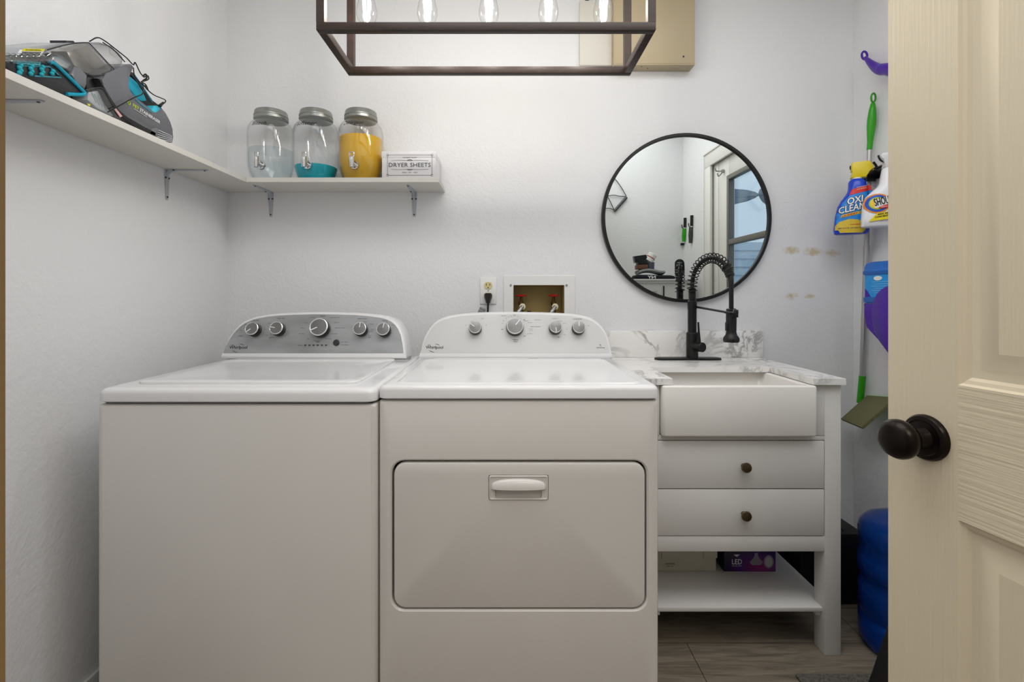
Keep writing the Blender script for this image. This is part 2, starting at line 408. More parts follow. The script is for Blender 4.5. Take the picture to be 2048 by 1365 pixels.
m.box(XR+.012, XR+.06, DY0+.0, dy0-.006, 0, DZ1, .002); m.box(XR+.02, XR+.06, DY0, DY1, DZ1-.019, DZ1); m.box(XR+.03, XR+.06, dy0-.006, dy0, 0, DZ1); m.box(XR+.03, XR+.06, dy1, DY1, 0, DZ1)
door2 = m.build('door_2', M_trim, kind='structure', origin=(XR+.03, dy1, 0))
M_winf = P('grey_aluminium_frame', '#77756f', .45, .3)
m = MB()
for a, b, c, d in ((g0, g0+.028, gz0, gz1), (g1-.028, g1, gz0, gz1), (g0+.0285, g1-.0285, gz0, gz0+.03), (g0+.0285, g1-.0285, gz1-.03, gz1), (g0+.0285, g1-.0285, 1.485, 1.52)):
    m.box(XR-.004, XR+.035, a, b, c, d, .003)
wf = m.build('window_frame', M_winf, parent=door2)
B(gx-.003, gx+.003, g0+.02, g1-.02, gz0+.02, gz1-.02).build('pane', M_pane, parent=door2, angle=0)
m = MB(); m.cyl((XR-.004, .80, 2.0), (XR+.012, .80, 2.0), .012); m.tube(smoothpath([(XR, .80, 2.0), (XR-.04, .80, 2.0), (XR-.05, .80, 2.02)]), .004)
m.tube(smoothpath([(XR, .80, 1.99), (XR-.025, .80, 1.965), (XR-.035, .80, 1.985)]), .004)
m.build('coat_hook', M_steel, label='small metal coat hook on the top rail of the glazed back door', cat='hook')
# ---- outside: porch seen through that glass
M_siding = P('pale_blue_siding', '#c9d6e0', .6)
m = MB()
for k in range(16):
    z = k*.12; m.prism([(1.7, -3.0, z), (1.7, -2.97, z), (1.7, -2.995, z+.12), (1.7, -3.0, z+.12)], (4.5, 0, 0))
m.box(1.7, 6.2, -3.1, -3.0, 0, 1.92)
m.build('siding_wall', M_siding, label='pale blue lap-sided house wall outside the glazed door', cat='wall', angle=0)
B(1.62, 5.2, -3.2, 3.5, -.2, -.05).build('porch_floor', P('concrete', '#9c9a94', .8), kind='structure', angle=0)
M_fan = P('fan_blade_blue_grey', '#5d7280', .5)
t = thing('ceiling_fan', (2.85, -1.2, 2.10), 'blue grey porch ceiling fan seen through the door glass in the mirror', 'ceiling fan')
m = MB(); m.lathe([(.015, .5), (.015, .10), (.06, .09), (.075, .04), (.06, 0), (.04, -.04), (.0, -.08)], (2.85, -1.2, 2.22)); m.build('motor', M_fan, t)
for k in range(5):
    a = k*2*PI/5+PI-.15; d = Vector((math.cos(a), math.sin(a), 0)); q = Vector((-d.y, d.x, 0)); c = Vector((2.85, -1.2, 2.25)); pts = []
    for s_, wd in ((.10, .03), (.18, .07), (.4, .085), (.58, .075), (.62, .04)): pts.append((s_, wd))
    poly = [c+d*s_+q*wd+Vector((0, 0, wd*.75)) for s_, wd in pts]+[c+d*s_-q*wd-Vector((0, 0, wd*.75)) for s_, wd in reversed(pts)]
    m = MB(); m.prism(poly, (0, 0, .008)); m.build('blade', M_fan, t, angle=20)

# ---- room door, opened towards the camera
M_dstile = P('cream_door_paint_vertical_grain', '#ddd0b6', .4, bump=(1.0, .28, (230, 230, 6)))
M_drail = P('cream_door_paint_horizontal_grain', '#ddd0b6', .4, bump=(1.0, .32, (6, 6, 190)))
M_dsmooth = P('cream_door_paint', '#ddd0b6', .38)
EX, EY, dW, dH, dT = .61, .78, .78, 2.03, .035
U = Vector((.173, -1, 0)).normalized(); N = Vector((-U.y*-1, 0, 0))
N = Vector((U.y, -U.x, 0))                                          # points to -x, the face we see
DM = Matrix(((U.x, N.x, 0, EX), (U.y, N.y, 0, EY), (0, 0, 1, .012), (0, 0, 0, 1)))   # local: x along width, y out of the seen face, z up
cols = [(0.103, .36), (.42, .677)]; rows = [(.22, .828), (1.015, 1.58), (1.69, 1.93)]
m = MB(M=None)
m.mat(0)
xs = [0, .103, .36, .42, .677, .78]; zs = [0, .22, .828, 1.015, 1.58, 1.69, 1.93, dH]
for side, y in ((1, 0.), (-1, -dT)):
    for i in range(5):
        for j in range(7):
            hole = i in (1, 3) and j in (1, 3, 5)
            x0, x1, z0, z1 = xs[i], xs[i+1], zs[j], zs[j+1]
            if hole:
                w_, h_ = x1-x0, z1-z0; cx, cz = (x0+x1)/2, (z0+z1)/2; L = []
                for ins, dep in ((0, 0), (.003, -.003), (.008, -.0045), (.012, -.0075), (.02, -.0085), (.024, -.0085), (.046, -.001), (.048, -.0005)):
                    L.append([Vector((cx+sx*(w_/2-ins), y+side*dep, cz+sz*(h_/2-ins))) for sx, sz in ((1, 1), (-1, 1), (-1, -1), (1, -1))])
                m.mat(2); m.loft(L, False, False); m.mat(0); m._f([m.bm.verts.new(p) for p in L[-1]])
            else:
                m.mat(1 if i in (1, 3) else 0); m._f([m.bm.verts.new(p) for p in ((x0, y, z0), (x1, y, z0), (x1, y, z1), (x0, y, z1))])
m.mat(2)
for a, b in (((0, 0), (0, dH)), ((.78, 0), (.78, dH)), ((0, 0), (.78, 0)), ((0, dH), (.78, dH))):
    m._f([m.bm.verts.new((a[0], 0, a[1])), m.bm.verts.new((b[0], 0, b[1])), m.bm.verts.new((b[0], -dT, b[1])), m.bm.verts.new((a[0], -dT, a[1]))])
door = m.build('door_1', [M_dstile, M_drail, M_dsmooth], origin=(0, 0, 0), kind='structure', angle=20, recalc=False)
door.matrix_world = DM
def on_door(o): o.matrix_parent_inverse = Matrix(); o.parent = door; return o
def door_local(mm, name, mat, par):
    o = mm.build(name, mat, origin=(0, 0, 0)); o.parent = par; o.location = (0, 0, 0); return o
for sgn, yb in ((1, 0), (-1, -dT)):
    mm = MB(); mm.lathe([(.0335, 0), (.0335, .003), (.031, .007), (.026, .009), (.024, .008), (.017, .010), (.0145, .016), (.012, .03), (.0125, .036)], (.060, yb, .930), (0, sgn, 0), 40)
    k = door_local(mm, 'door_knob', M_bronze, door)
    mm = MB(); mm.lathe([(.010, .028), (.018, .031), (.025, .037), (.0285, .046), (.0285, .052), (.025, .059), (.018, .0635), (.009, .0655), (.0, .066)], (.060, yb, .930), (0, sgn, 0), 40, sy=1.0)
    door_local(mm, 'knob_grip', M_bronze, k)
mm = MB(); mm.box(-.0015, .0, -dT+.006, -.006, .90, .96); door_local(mm, 'latch_plate', M_bronze, door)

# ================================================================== washer and dryer
def lp(fr, pts, d=0.):          # 2-D points -> 3-D on frame (o, r, u, n)
    o, r, u, n = fr; return [o+r*x+u*z+n*d for x, z in pts]
def rim_loops(x0, x1, z0, z1, spec):
    """loops in the XZ plane: spec = [(inset, y, radius)]"""
    out = []
    for ins, y, r in spec:
        cx, cz = (x0+x1)/2, (z0+z1)/2
        out.append([Vector((cx+a, y, cz+b)) for a, b in rrect(x1-x0-2*ins, z1-z0-2*ins, r)])
    return out
def deck(x0, x1, y0, y1, z0, z1, r=.016, cr=.03):
    """top deck of an appliance: rounded slab"""
    L = []
    for ins, z in ((.006, z0), (0, z0+.004), (0, z1-r), (r*.13, z1-r*.5), (r*.5, z1-r*.13), (r, z1)):
        L.append([Vector(((x0+x1)/2+a, (y0+y1)/2+b, z)) for a, b in rrect(x1-x0-2*ins, y1-y0-2*ins, cr)])
    m = MB(); m.loft(L); return m
def knob(center_px, plane, rad, ang, parent, prot=.028):
    pp, pn = plane; pn = Vector(pn).normalized()
    f = hit(center_px[0], center_px[1], Vector(pp)+pn*prot, pn); base = f-pn*prot
    m = MB(); m.lathe([(rad*1.02, 0.0), (rad*1.04, prot*.5), (rad, prot*.9), (rad*.94, prot)], base, pn, 36)
    k = m.build('knob', P('knob_black', '#141414', .35), parent)
    m = MB(); m.lathe([(rad*.99, prot*.9), (rad*.98, prot+.001), (rad*.9, prot+.0022), (rad*.86, prot+.0012)], base, pn, 36, False, False)
    m.build('knob_ring', P('knob_ring_silver', '#e2e2e2', .2, .6), k)
    m = MB(); m.lathe([(rad*.87, prot*.6), (rad*.87, prot+.0012), (rad*.5, prot+.0022), (0, prot+.0026)], base, pn, 36, True, False)
    m.build('knob_face', P('knob_face_grey', '#7d7d7c', .28, .5), k)
    r, u, n = frame(pn); d = r*math.cos(ang)+u*math.sin(ang)
    m = MB(); m.obox(base+n*(prot+.0022)+d*rad*.5, (rad*.045, rad*.37, .0012), n, up=d)
    m.build('pointer', P('pointer_white', '#f2f2f2', .3), k); return k
BLK = {'x': (0, 0)}
def console(parent, outline_px, Yb, z0, slope, face_mat, body_mat, side, inset_px, Yback=1.94):
    pp = Vector((0, Yb, z0)); n = Vector((0, -1, slope)).normalized()
    pts = [hit(x, y, pp, n) for x, y in outline_px]
    c = sum(pts, Vector())/len(pts)
    def ins(d, off=0.):
        # inset each outline point by d (perpendicular, in the plane), lift by off
        out = []; k = len(pts)
        for i in range(k):
            a, b = pts[i-1], pts[(i+1) % k]; t = (b-a).normalized(); q = n.cross(t)
            if q.dot(c-pts[i]) < 0: q = -q
            out.append(pts[i]+q*d+n*off)
        return out
    back = []
    for i, p in enumerate(pts):
        b = p.copy(); b.y = Yback-.02; b.x += side*.0; back.append(b)
    fl = [p+Vector((0, .012, .0)) for p in ins(-.003)]
    m = MB(); m.loft([back, fl, ins(0), ins(.004, .0035), ins(.010, .004)]); body = m.build('console', body_mat, parent, angle=50)
    fp = [hit(x, y, pp+n*.0045, n) for x, y in inset_px]
    m = MB(); m.prism(fp, n*-.002); m.build('control_panel', face_mat, body)
    return body, (pp+n*.0048, n)
def label_px(m, s, x, y, plane, wpx=None, hpx=None, bold=0.):
    o = hit(x, y, plane[0], plane[1]); sc = F/o.y
    m.text(s, o, plane[1], h=hpx/sc if hpx else None, w=wpx/sc if wpx else None, bold=bold)
GRP = 'laundry machines'
# ---- washer
WX0, WX1, WY0, WY1 = -1.036, -.3290, 1.244, 1.93
wash = thing('washing_machine', ((WX0+WX1)/2, (WY0+WY1)/2, 0), 'white top-load washing machine with silver control panel, left of the dryer', 'washing machine')
m = MB(); L = rim_loops(WX0, WX1, .025, .8735, [(0, WY1, .006), (0, WY0+.010, .006), (.0035, WY0+.0025, .006), (.011, WY0, .006)])
m.loft(L); m.build('cabinet', M_enamel, wash)
m = MB(); m.box(WX0+.012, WX1-.012, WY0+.014, WY1-.02, .87, .882); m.build('seam', M_gap, wash)
m = MB(); m.box(WX0+.03, WX1-.03, WY0+.04, WY1-.05, 0.0, .03)
m.build('plinth', M_gap, wash)
deck(WX0-.001, WX1+.001, WY0-.003, WY1+.01, .8775, .914, .014, .022).build('top_deck', M_enameltop, wash)
# lid: shallow dished slab in the deck
lx0, lx1, ly0, ly1 = -.985, -.392, 1.300, 1.775
m = MB(); L = []
for ins, z in ((0, .910), (0, .9185), (.0015, .921), (.006, .922), (.05, .9195), (.16, .9175)):
    L.append([Vector(((lx0+lx1)/2+a, (ly0+ly1)/2+b, z)) for a, b in rrect(lx1-lx0-2*ins, ly1-ly0-2*ins, .03)])
m.loft(L); m.build('lid', M_enameltop, wash)
m = MB(); m.cyl((-.3545, 1.80, .919), (-.3545, 1.83, .919), .005); m.build('hinge_pin', M_steel, wash)
M_silver = P('silver_panel', '#a9abac', .32, .55, var=(5, .22, (1, 1, 4)))
wout = [(443, 717.5), (446, 703), (452, 689), (460, 673.5), (469, 661), (479, 650.5), (490, 643), (501, 638), (514, 634), (535, 630.5), (558, 628.3), (594, 626.8), (630, 626), (670, 626.2), (710, 627.4), (735, 629.2), (760, 632), (774, 635), (786, 640), (795, 647.5), (801, 657), (806, 670), (809, 686), (811, 702), (812.5, 717.5)]
win = [(446.5, 707), (449, 698), (454.5, 687), (462, 674.5), (470.5, 663.5), (480.5, 653.5), (491.5, 646), (502, 641.5), (515, 637.5), (535, 633.8), (558, 631.5), (594, 629.8), (630, 629), (670, 629.3), (710, 630.6), (735, 632.5), (758, 635.5), (771, 638.5), (782, 643.3), (790.5, 650.5), (796.5, 659), (801.5, 671), (804.5, 686), (806.3, 698), (807, 707)]
cons, WP = console(wash, wout, 1.79, .9165, .35, M_silver, M_enameltop, 1, win)
for cpx, r_, a in (((503, 657.4), .0245, -2.45), ((552, 656.2), .0245, 3.0), ((637, 654.2), .034, -2.7), ((718.8, 657), .0245, 1.5), ((765.6, 658), .0245, 1.4)):
    knob(cpx, WP, r_, a, wash)
f = hit(673, 686, WP[0], WP[1]); m = MB(); m.lathe([(.0115, -.001), (.0115, .004), (.009, .006), (0, .0064)], f, WP[1], 24); m.build('start_button', M_dgrey, wash)
m = MB()
label_px(m, 'SOIL LEVEL', 512, 641.2, WP, hpx=1.9, bold=.012); label_px(m, 'WASH TEMP', 562, 637.2, WP, hpx=1.9, bold=.012)
label_px(m, 'Normal', 645.5, 632.4, WP, hpx=2.2, bold=.012); label_px(m, 'RINSE OPTIONS', 724.6, 637.8, WP, hpx=1.9, bold=.012); label_px(m, 'PRESOAK', 770, 642, WP, hpx=1.9, bold=.012)
for s_, x_, y_ in (('Heavy', 492, 649.4), ('Medium', 506, 644.6), ('Light', 481.5, 661), ('Ex-Light', 481, 672.5), ('Warm', 539, 647.6), ('Cool', 531, 659), ('Cold', 533, 670.7), ('Tap Cold', 542.5, 675.7),
                   ('Cold Wash', 624, 635.6), ('Casual', 613, 645.5), ('Delicates', 605.5, 656.5), ('Quick Wash', 603.5, 668), ('Soak', 616.5, 678.2), ('Clean Washer', 634.5, 681.9),
                   ('Deep Water Wash', 670, 635.8), ('Heavy Duty', 673.6, 645.5), ('Bulky Items / Sheets', 680, 656.7), ('Drain & Spin', 669, 668.3), ('Rinse & Spin', 657, 678.2),
                   ('1 Rinse', 730, 643.5), ('2 Rinses', 743, 648.3), ('1 Rinse', 744.5, 659.3), ('with', 743, 662), ('Softener', 742.5, 664), ('2 Rinses', 739.5, 671), ('with', 739, 673.5), ('Softener', 738.5, 675.4), ('Off', 773.5, 645.5), ('On', 785.5, 650.2), ('Fabric Softener', 690, 690)):
    label_px(m, s_, x_, y_, WP, hpx=1.75)
label_px(m, 'Progress', 600.5, 691.2, WP, hpx=1.8, bold=.01); label_px(m, 'Start / Pause', 689, 684.4, WP, hpx=1.9, bold=.01)
for k, s_ in enumerate(('Fill/Wash', 'Wash', 'Rinse', 'Spin', 'Done', 'Lid Lock')):
    x_ = 610.7+8.27*k; q = hit(x_, 690.8, WP[0], WP[1]); m.obox(q+WP[1]*.0002, (.0042, .0017, .0004), WP[1]); label_px(m, s_, x_, 694.2, WP, hpx=1.1)
q = hit(635.5, 684.6, WP[0], WP[1]); m.obox(q, (.006, .0008, .0003), WP[1], up=(.15, 0, 1))
def logo(m, cx, cy, plane, wpx):
    label_px(m, 'Whirlpool', cx, cy, plane, wpx=wpx, bold=.022); label_px(m, 'USA', cx-wpx*.32, cy-5.4, plane, hpx=2.2, bold=.02)
    o = hit(cx, cy+.5, plane[0], plane[1]); r, u, n = frame(plane[1]); k = wpx/(F/o.y)
    for a0, a1 in ((.6, 1.5), (3.7, 4.75)):
        pts = [o+r*(math.cos(a0+(a1-a0)*i/12)*k*.36)+u*(math.sin(a0+(a1-a0)*i/12)*k*.24)+n*.0003 for i in range(13)]
        m.tube(pts, [.0002+.0006*math.sin(PI*i/12) for i in range(13)], 6)
logo(m, 476.5, 696, WP, 35.5)
m.build('panel_lettering', M_ink, wash, angle=0, recalc=False)

# ---- dryer
RX0, RX1, RY0, RY1 = -.3256, .3965, 1.2613, 1.95
dry = thing('clothes_dryer', ((RX0+RX1)/2, (RY0+RY1)/2, 0), 'white front-load clothes dryer with drop-down door, between the washer and the sink vanity', 'dryer')
zt, zb = CAMZ-(801.5-CY)/777, .025
def dx(x, Y=RY0): return (x-CX)/F*Y
def dz(y, Y=RY0): return CAMZ-(y-CY)/F*Y
hx0, hx1, hz0, hz1 = dx(783), dx(1294), dz(1221), dz(922)
m = MB(); L = rim_loops(RX0, RX1, zb, zt, [(0, RY1, .006), (0, RY0+.010, .006), (.0035, RY0+.0025, .006), (.011, RY0, .006)])
L += rim_loops(hx0, hx1, hz0, hz1, [(-.004, RY0, .037), (0, RY0+.004, .034), (.001, RY0+.03, .033)])
m.loft(L); m.build('cabinet', M_enamel, dry)
m = MB(); m.box(RX0+.012, RX1-.012, RY0+.014, RY1-.02, zt-.004, zt+.006); m.build('seam', M_gap, dry)
m = MB(); m.box(RX0+.03, RX1-.03, RY0+.04, RY1-.05, 0.0, .03); m.build('plinth', M_gap, dry)
m = MB()
L = rim_loops(hx0+.0015, hx1-.0015, hz0+.0015, hz1-.0015, [(0, RY0+.029, .03), (0, RY0+.026, .03)]); m.loft(L)
m.build('seam', M_gap, dry)
deck(RX0-.001, RX1+.001, RY0-.003, RY1+.01, zt+.0025, .918, .012, .018).build('top_deck', M_enameltop, dry)
m = MB(); L = []
for ins, z in ((0, .9175), (.004, .9196), (.012, .9202), (.03, .9190), (.06, .9186)):
    L.append([Vector(((RX0+RX1)/2+a, 1.535+b, z)) for a, b in rrect(.655-2*ins, .50-2*ins, .03)])
m.loft(L); m.build('top_panel', M_enameltop, dry)
m = MB(); m.box(-.255, .085, 1.765, 1.782, .9185, .9222, .0015); m.box(.118, .345, 1.765, 1.778, .9185, .9215, .0015)
dd = m.build('lint_lid', M_enameltop, dry)
# door with a pull set into it
qx0, qx1, qz0, qz1 = dx(787.5), dx(1290.5), dz(1217.5), dz(926.5)
px0, px1, pz0, pz1 = dx(978), dx(1096), dz(1000), dz(951)
m = MB(); L = rim_loops(qx0, qx1, qz0, qz1, [(.0, RY0+.02, .03), (0, RY0+.004, .03), (.002, RY0+.0005, .029), (.007, RY0-.001, .026)])
L += rim_loops(px0, px1, pz0, pz1, [(-.001, RY0-.001, .004), (.0, RY0+.018, .004)])
m.loft(L); ddoor = m.build('door', M_enamel, dry)
m = MB(); L = rim_loops(px0, px1, pz0, pz1, [(.0003, RY0+.010, .004), (.0003, RY0-.0028, .004), (.0015, RY0-.0038, .004), (.003, RY0-.0038, .004), (.0045, RY0-.0015, .004)])
c0, c1, d0, d1 = dx(990), dx(1084), dz(998), dz(972)
a0_ = rim_loops(c0, c1, d0, d1, [(-.003, RY0-.0015, .008), (.0, RY0-.0005, .008)]); L += a0_
L.append([Vector((p.x, RY0+.016, d0+(p.z-d0)*.95+.003)) for p in a0_[-1]])
m.loft(L); hd = m.build('door_pull', M_enamel, ddoor)
m = MB(); cx_, cz_ = dx(1037), dz(977); a_, h_, d_ = (dx(1092)-dx(983))/2, dz(957)-cz_, .014; L = []
for j in range(9):
    ps = PI/2*j/8; L.append([Vector((cx_+a_*math.cos(PI*i/24), RY0-.0012-d_*math.sin(PI*i/24)**.6*math.sin(ps), cz_+h_*math.sin(PI*i/24)**.55*math.cos(ps))) for i in range(25)])
for dd_ in (.002, .004):
    L.append([Vector((cx_+a_*.97*math.cos(PI*i/24), RY0-.0012-(d_-dd_)*math.sin(PI*i/24)**.6, cz_-.0002+.0005*dd_)) for i in range(25)])
L.append([Vector((cx_+a_*.97*math.cos(PI*i/24), RY0+.004, cz_+.002)) for i in range(25)])
m.loft(L, False, False, closed=False); m.build('pull_hood', M_enamel, hd)
dout = [(838.5, 716.8), (842, 699), (846, 684), (851, 671.5), (856, 662), (862, 654), (868, 647.5), (875, 642), (887, 636.5), (902, 632.3), (922, 629.5), (943, 627.6), (973, 626.3), (1004, 625.6), (1045, 625.8), (1086, 626.6), (1118, 627.8), (1148, 630), (1165, 632.6), (1179, 636), (1188, 640.3), (1196, 646), (1203.5, 653), (1209.5, 661), (1214.5, 671), (1218.5, 682), (1222, 697), (1224.5, 716.8)]
din = [(841.5, 706.5), (845.5, 695), (849, 684), (853.5, 673), (858.5, 664.5), (864, 656.5), (870, 650), (877, 645), (888.5, 639.7), (903, 635.5), (922, 632.6), (943, 630.6), (973, 629.3), (1004, 628.6), (1045, 628.8), (1086, 629.6), (1117, 630.9), (1146, 633.1), (1163, 635.8), (1176, 639), (1185, 643), (1193, 648.5), (1200, 655.3), (1206, 663), (1211, 672.5), (1214.5, 682.5), (1217.5, 695), (1219.5, 706.5)]
M_dpanel = P('white_panel', '#c9c9c7', .3, .05, var=(4, .05))
cons, DP = console(dry, dout, 1.812, .9195, .35, M_dpanel, M_enameltop, 0, din)
for cpx, r_, a in (((950, 654.6), .0235, 2.5), ((1030, 652), .032, .9), ((1111.6, 653.8), .0235, -1.5), ((1158.2, 654.4), .0235, 1.55)):
    knob(cpx, DP, r_, a, dry)
m = MB()
label_px(m, 'CYCLE SIGNAL', 1155, 638.6, DP, hpx=2, bold=.012); label_px(m, 'WRINKLE', 1031, 680.2, DP, hpx=1.9, bold=.014); label_px(m, 'SHIELD', 1031, 683.6, DP, hpx=1.9, bold=.014)
label_px(m, 'OFF', 1004.3, 659.2, DP, hpx=1.9, bold=.014); label_px(m, 'OFF', 1048.2, 640.2, DP, hpx=1.8, bold=.014); label_px(m, 'OFF', 1049, 673, DP, hpx=1.8, bold=.014)
label_px(m, 'High', 1117, 674.7, DP, hpx=1.9, bold=.01); label_px(m, 'SensorDrying', 1201, 696, DP, hpx=2.2, bold=.014); label_px(m, 'hp', 1200.5, 690.3, DP, hpx=2.4, bold=.03); label_px(m, 'Moisture', 1200.5, 693.4, DP, hpx=1.1)
for s_, x_, y_ in (('Timed Dry', 1007.5, 632.3), ('70', 1012, 637), ('60', 1017, 634.5), ('50', 1022.5, 633), ('40', 1028.5, 632.2), ('30', 1035, 633), ('80', 1007, 642), ('90', 1005, 647), ('Timed', 1029, 630.6), ('Less Dry', 1052.5, 642.4), ('More Dry', 1060, 646), ('ENERGY PREFERRED', 1071, 653.8), ('Normal', 1062, 658.4), ('Less Dry', 1061.5, 662), ('Cool Down', 1059, 667.6), ('AUTOMATIC', 1075, 640.4),
                   ('TEMP', 965, 637.6), ('Low', 943, 643.2), ('On', 931.5, 651), ('Air', 972.5, 651), ('Air Only', 1120.5, 642.6), ('Ex Low', 1129.5, 647), ('Low', 1133.5, 658.4), ('Med', 1129.5, 669.8), ('Loud', 1160.5, 643.4), ('Off', 1176.5, 652), ('Temperature', 1110, 637.5)):
    label_px(m, s_, x_, y_, DP, hpx=1.6)
logo(m, 869, 696, DP, 34.5)
m.build('panel_lettering', M_ink, dry, angle=0, recalc=False)

# ================================================================== sink vanity
VF, VX0, VX1 = 1.563, .432, 1.072
van = thing('vanity_cabinet', ((VX0+VX1)/2, 1.80, 0), 'white sink vanity with two drawers and an open bottom shelf, right of the dryer', 'vanity')
for x0 in (VX0, VX1-.052):
    for y0 in (VF, YB-.075): 
        B(x0, x0+.052, y0, y0+.055, 0, .866, .002).build('leg', M_vanity, van)
for x0 in (VX0+.012, VX1-.032): B(x0, x0+.02, VF+.05, YB-.07, .335, .866, .001).build('side_panel', M_vanity, van)
m = MB(); m.box(VX0+.05, VX1-.05, VF+.001, VF+.02, .332, .381, .001); m.build('rail', M_vanity, van)
m = MB(); m.box(VX0+.05, VX1-.05, VF+.001, VF+.02, .688, .7035, .001); m.build('rail', M_vanity, van)
m = MB()
m.box(VX0+.05, VX1-.05, VF+.05, YB-.07, .345, .36); m.build('drawer_bottom', M_vanity, van)
m = MB(); m.box(VX0+.05, .4935, VF+.001, VF+.02, .70, .866, .001); m.build('stile', M_vanity, van)
m = MB(); m.box(.985, VX1-.05, VF+.001, VF+.02, .70, .866, .001); m.build('stile', M_vanity, van)
m = MB(); m.box(VX0+.052, VX1-.052, VF+.022, VF+.026, .382, .69); m.build('drawer_gap', M_gap, van)
for z0, z1 in ((.534, .6855), (.3835, .5305)):
    d = B(VX0+.0535, VX1-.0545, VF-.001, VF+.02, z0, z1, .0015).build('drawer', M_vanity, van)
    kx, kz = .760, (z0+z1)/2-.003
    m = MB(); m.lathe([(.008, 0), (.0065, .004), (.006, .012), (.0145, .016), (.0165, .020), (.015, .0245), (.0135, .0238), (.009, .0250), (0, .0255)], (kx, VF-.001, kz), (0, -1, 0), 28)
    m.build('knob', P('antique_brass', '#6d604a', .32, .9), d)
B(VX0+.004, VX1-.008, VF+.012, YB-.04, .132, .146, .002).build('shelf', M_vanity, van)
m = MB(); m.box(VX0+.0525, VX0+.068, VF+.02, VF+.05, .117, .131); m.build('shelf_support', M_vanity, van)
m = MB(); m.box(VX1-.068, VX1-.0525, VF+.02, VF+.05, .117, .131); m.build('shelf_support', M_vanity, van)
# counter, backsplash
cx0, cx1 = .427, 1.078; CF = 1.548; zt0, zt1 = .867, .8865
m = MB(); U_ = [(cx0, CF), (.530, CF), (.530, 1.80), (.974, 1.80), (.974, CF), (cx1, CF), (cx1, YB-.001), (cx0, YB-.001)]
m.prism([(x, y, zt0) for x, y in U_], (0, 0, zt1-zt0)); 
ct = m.build('countertop', M_marble, van, angle=20)
B(cx0, 1.092, YB-.021, YB-.0005, zt1+.0004, .9995, .001).build('backsplash', M_marble, van)
# apron sink
sx0, sx1, sy0, sy1, sz0, sz1 = .4955, .9835, 1.538, 1.856, .7045, .8655
m = MB(); L = []
def ring(ins, z, r, y0_=sy0, y1_=sy1): 
    return [Vector(((sx0+sx1)/2+a, (y0_+y1_)/2+b, z)) for a, b in rrect(sx1-sx0-2*ins, y1_-y0_-2*ins, r)]
L = [ring(.006, sz0, .01), ring(.0015, sz0+.0015, .012), ring(0, sz0+.006, .012), ring(0, sz1-.006, .012), ring(.0018, sz1-.0018, .012), ring(.006, sz1, .012), ring(.020, sz1, .012), ring(.024, sz1-.0015, .014), ring(.027, sz1-.006, .016), ring(.034, sz0+.05, .03), ring(.045, sz0+.028, .04), ring(.075, sz0+.018, .05), ring(.13, sz0+.016, .02)]
m.loft(L); sk = m.build('sink', M_porc, van, angle=60)
m = MB(); m.lathe([(.028, .0), (.028, .003), (.02, .004), (.018, .001), (0, .001)], ((sx0+sx1)/2, (sy0+sy1)/2, sz0+.016)); m.build('drain', M_chrome, sk)

# ---- faucet
fx, fy = .767, 2.008
fa = thing('kitchen_faucet', (fx, fy, zt1), 'matte black pull-down spring faucet on the marble counter in front of the mirror', 'faucet')
m = MB(); L = []
for ins, z in ((0, zt1+.0002), (0, zt1+.005), (.003, zt1+.008), (.012, zt1+.0095)):
    L.append([Vector((fx-.018+a, fy+b, z)) for a, b in rrect(.272-2*ins, .056-2*ins, .028, 8)])
m.loft(L); m.build('base_plate', M_black, fa)
m = MB(); m.lathe([(.0235, .008), (.0235, .108), (.0205, .112), (.0175, .114), (.0175, .205), (.0185, .208), (.0185, .238), (.016, .241)], (fx, fy, zt1), seg=32); m.build('column', M_black, fa)
m = MB(); pr = []
for k in range(14): z = .238+k*.0038; pr += [(.0135, z), (.0150, z+.0019)]
pr += [(.0125, .293)]; m.lathe(pr, (fx, fy, zt1), seg=28); m.build('ribbed_sleeve', M_black, fa)
dirv = Vector((.068, -.2, 0)).normalized(); R_ = .1055; z1_ = 1.190; path = [Vector((fx, fy, 1.165)), Vector((fx, fy, 1.178))]
for k in range(33): a = PI*k/32; path.append(Vector((fx, fy, z1_))+dirv*(R_-R_*math.cos(a))+Vector((0, 0, R_*math.sin(a))))
hx, hy = fx+dirv.x*2*R_, fy+dirv.y*2*R_
path2 = path+[Vector((hx, hy, z)) for z in (1.17, 1.14, 1.11, 1.095)]
m = MB(); m.tube(path2, .0082, 14); m.build('hose', M_black, fa)
# helix round the hose
def resample(p, n):
    d = [0]; 
    for a, b in zip(p, p[1:]): d.append(d[-1]+(b-a).length)
    out = []
    for k in range(n):
        s = d[-1]*k/(n-1); i = max(j for j in range(len(d)-1) if d[j] <= s+1e-9); t = (s-d[i])/max(1e-9, d[i+1]-d[i]); out.append(p[i].lerp(p[i+1], min(1, t)))
    return out
hp = path[:30]; q = resample(hp, 560); side = dirv.cross(Vector((0, 0, 1))).normalized(); hel = []; turns = 19
for i, p in enumerate(q):
    t = (q[min(i+1, len(q)-1)]-q[max(i-1, 0)]).normalized(); nn = t.cross(side).normalized(); a = 2*PI*turns*i/len(q)
    hel.append(p+side*(0.0188*math.cos(a))+nn*(.0188*math.sin(a)))
m = MB(); m.tube(hel, .0021, 6); m.build('spring', M_black, fa)
e0, e1 = path[27], path[31]; m = MB(); ax = (e1-e0); L_ = ax.length; pr = []
for k in range(5): pr += [(.0150, L_*k/5), (.0165, L_*(k+.5)/5)]
pr += [(.015, L_)]; m.lathe(pr, e0, ax, 24); m.build('spring_collar', M_black, fa)
m = MB(); m.lathe([(.013, 1.102), (.0175, 1.099), (.0185, 1.06), (.0175, 1.015), (.020, 1.004), (.0275, .993), (.0285, .984), (.026, .977), (.015, .976)], (hx, hy, 0), seg=32); sp = m.build('spray_head', M_black, fa)
m = MB(); m.obox((hx-.018, hy-.004, 1.035), (.004, .016, .008), (0, -1, 0), bev=.002); m.build('spray_button', M_black, sp)
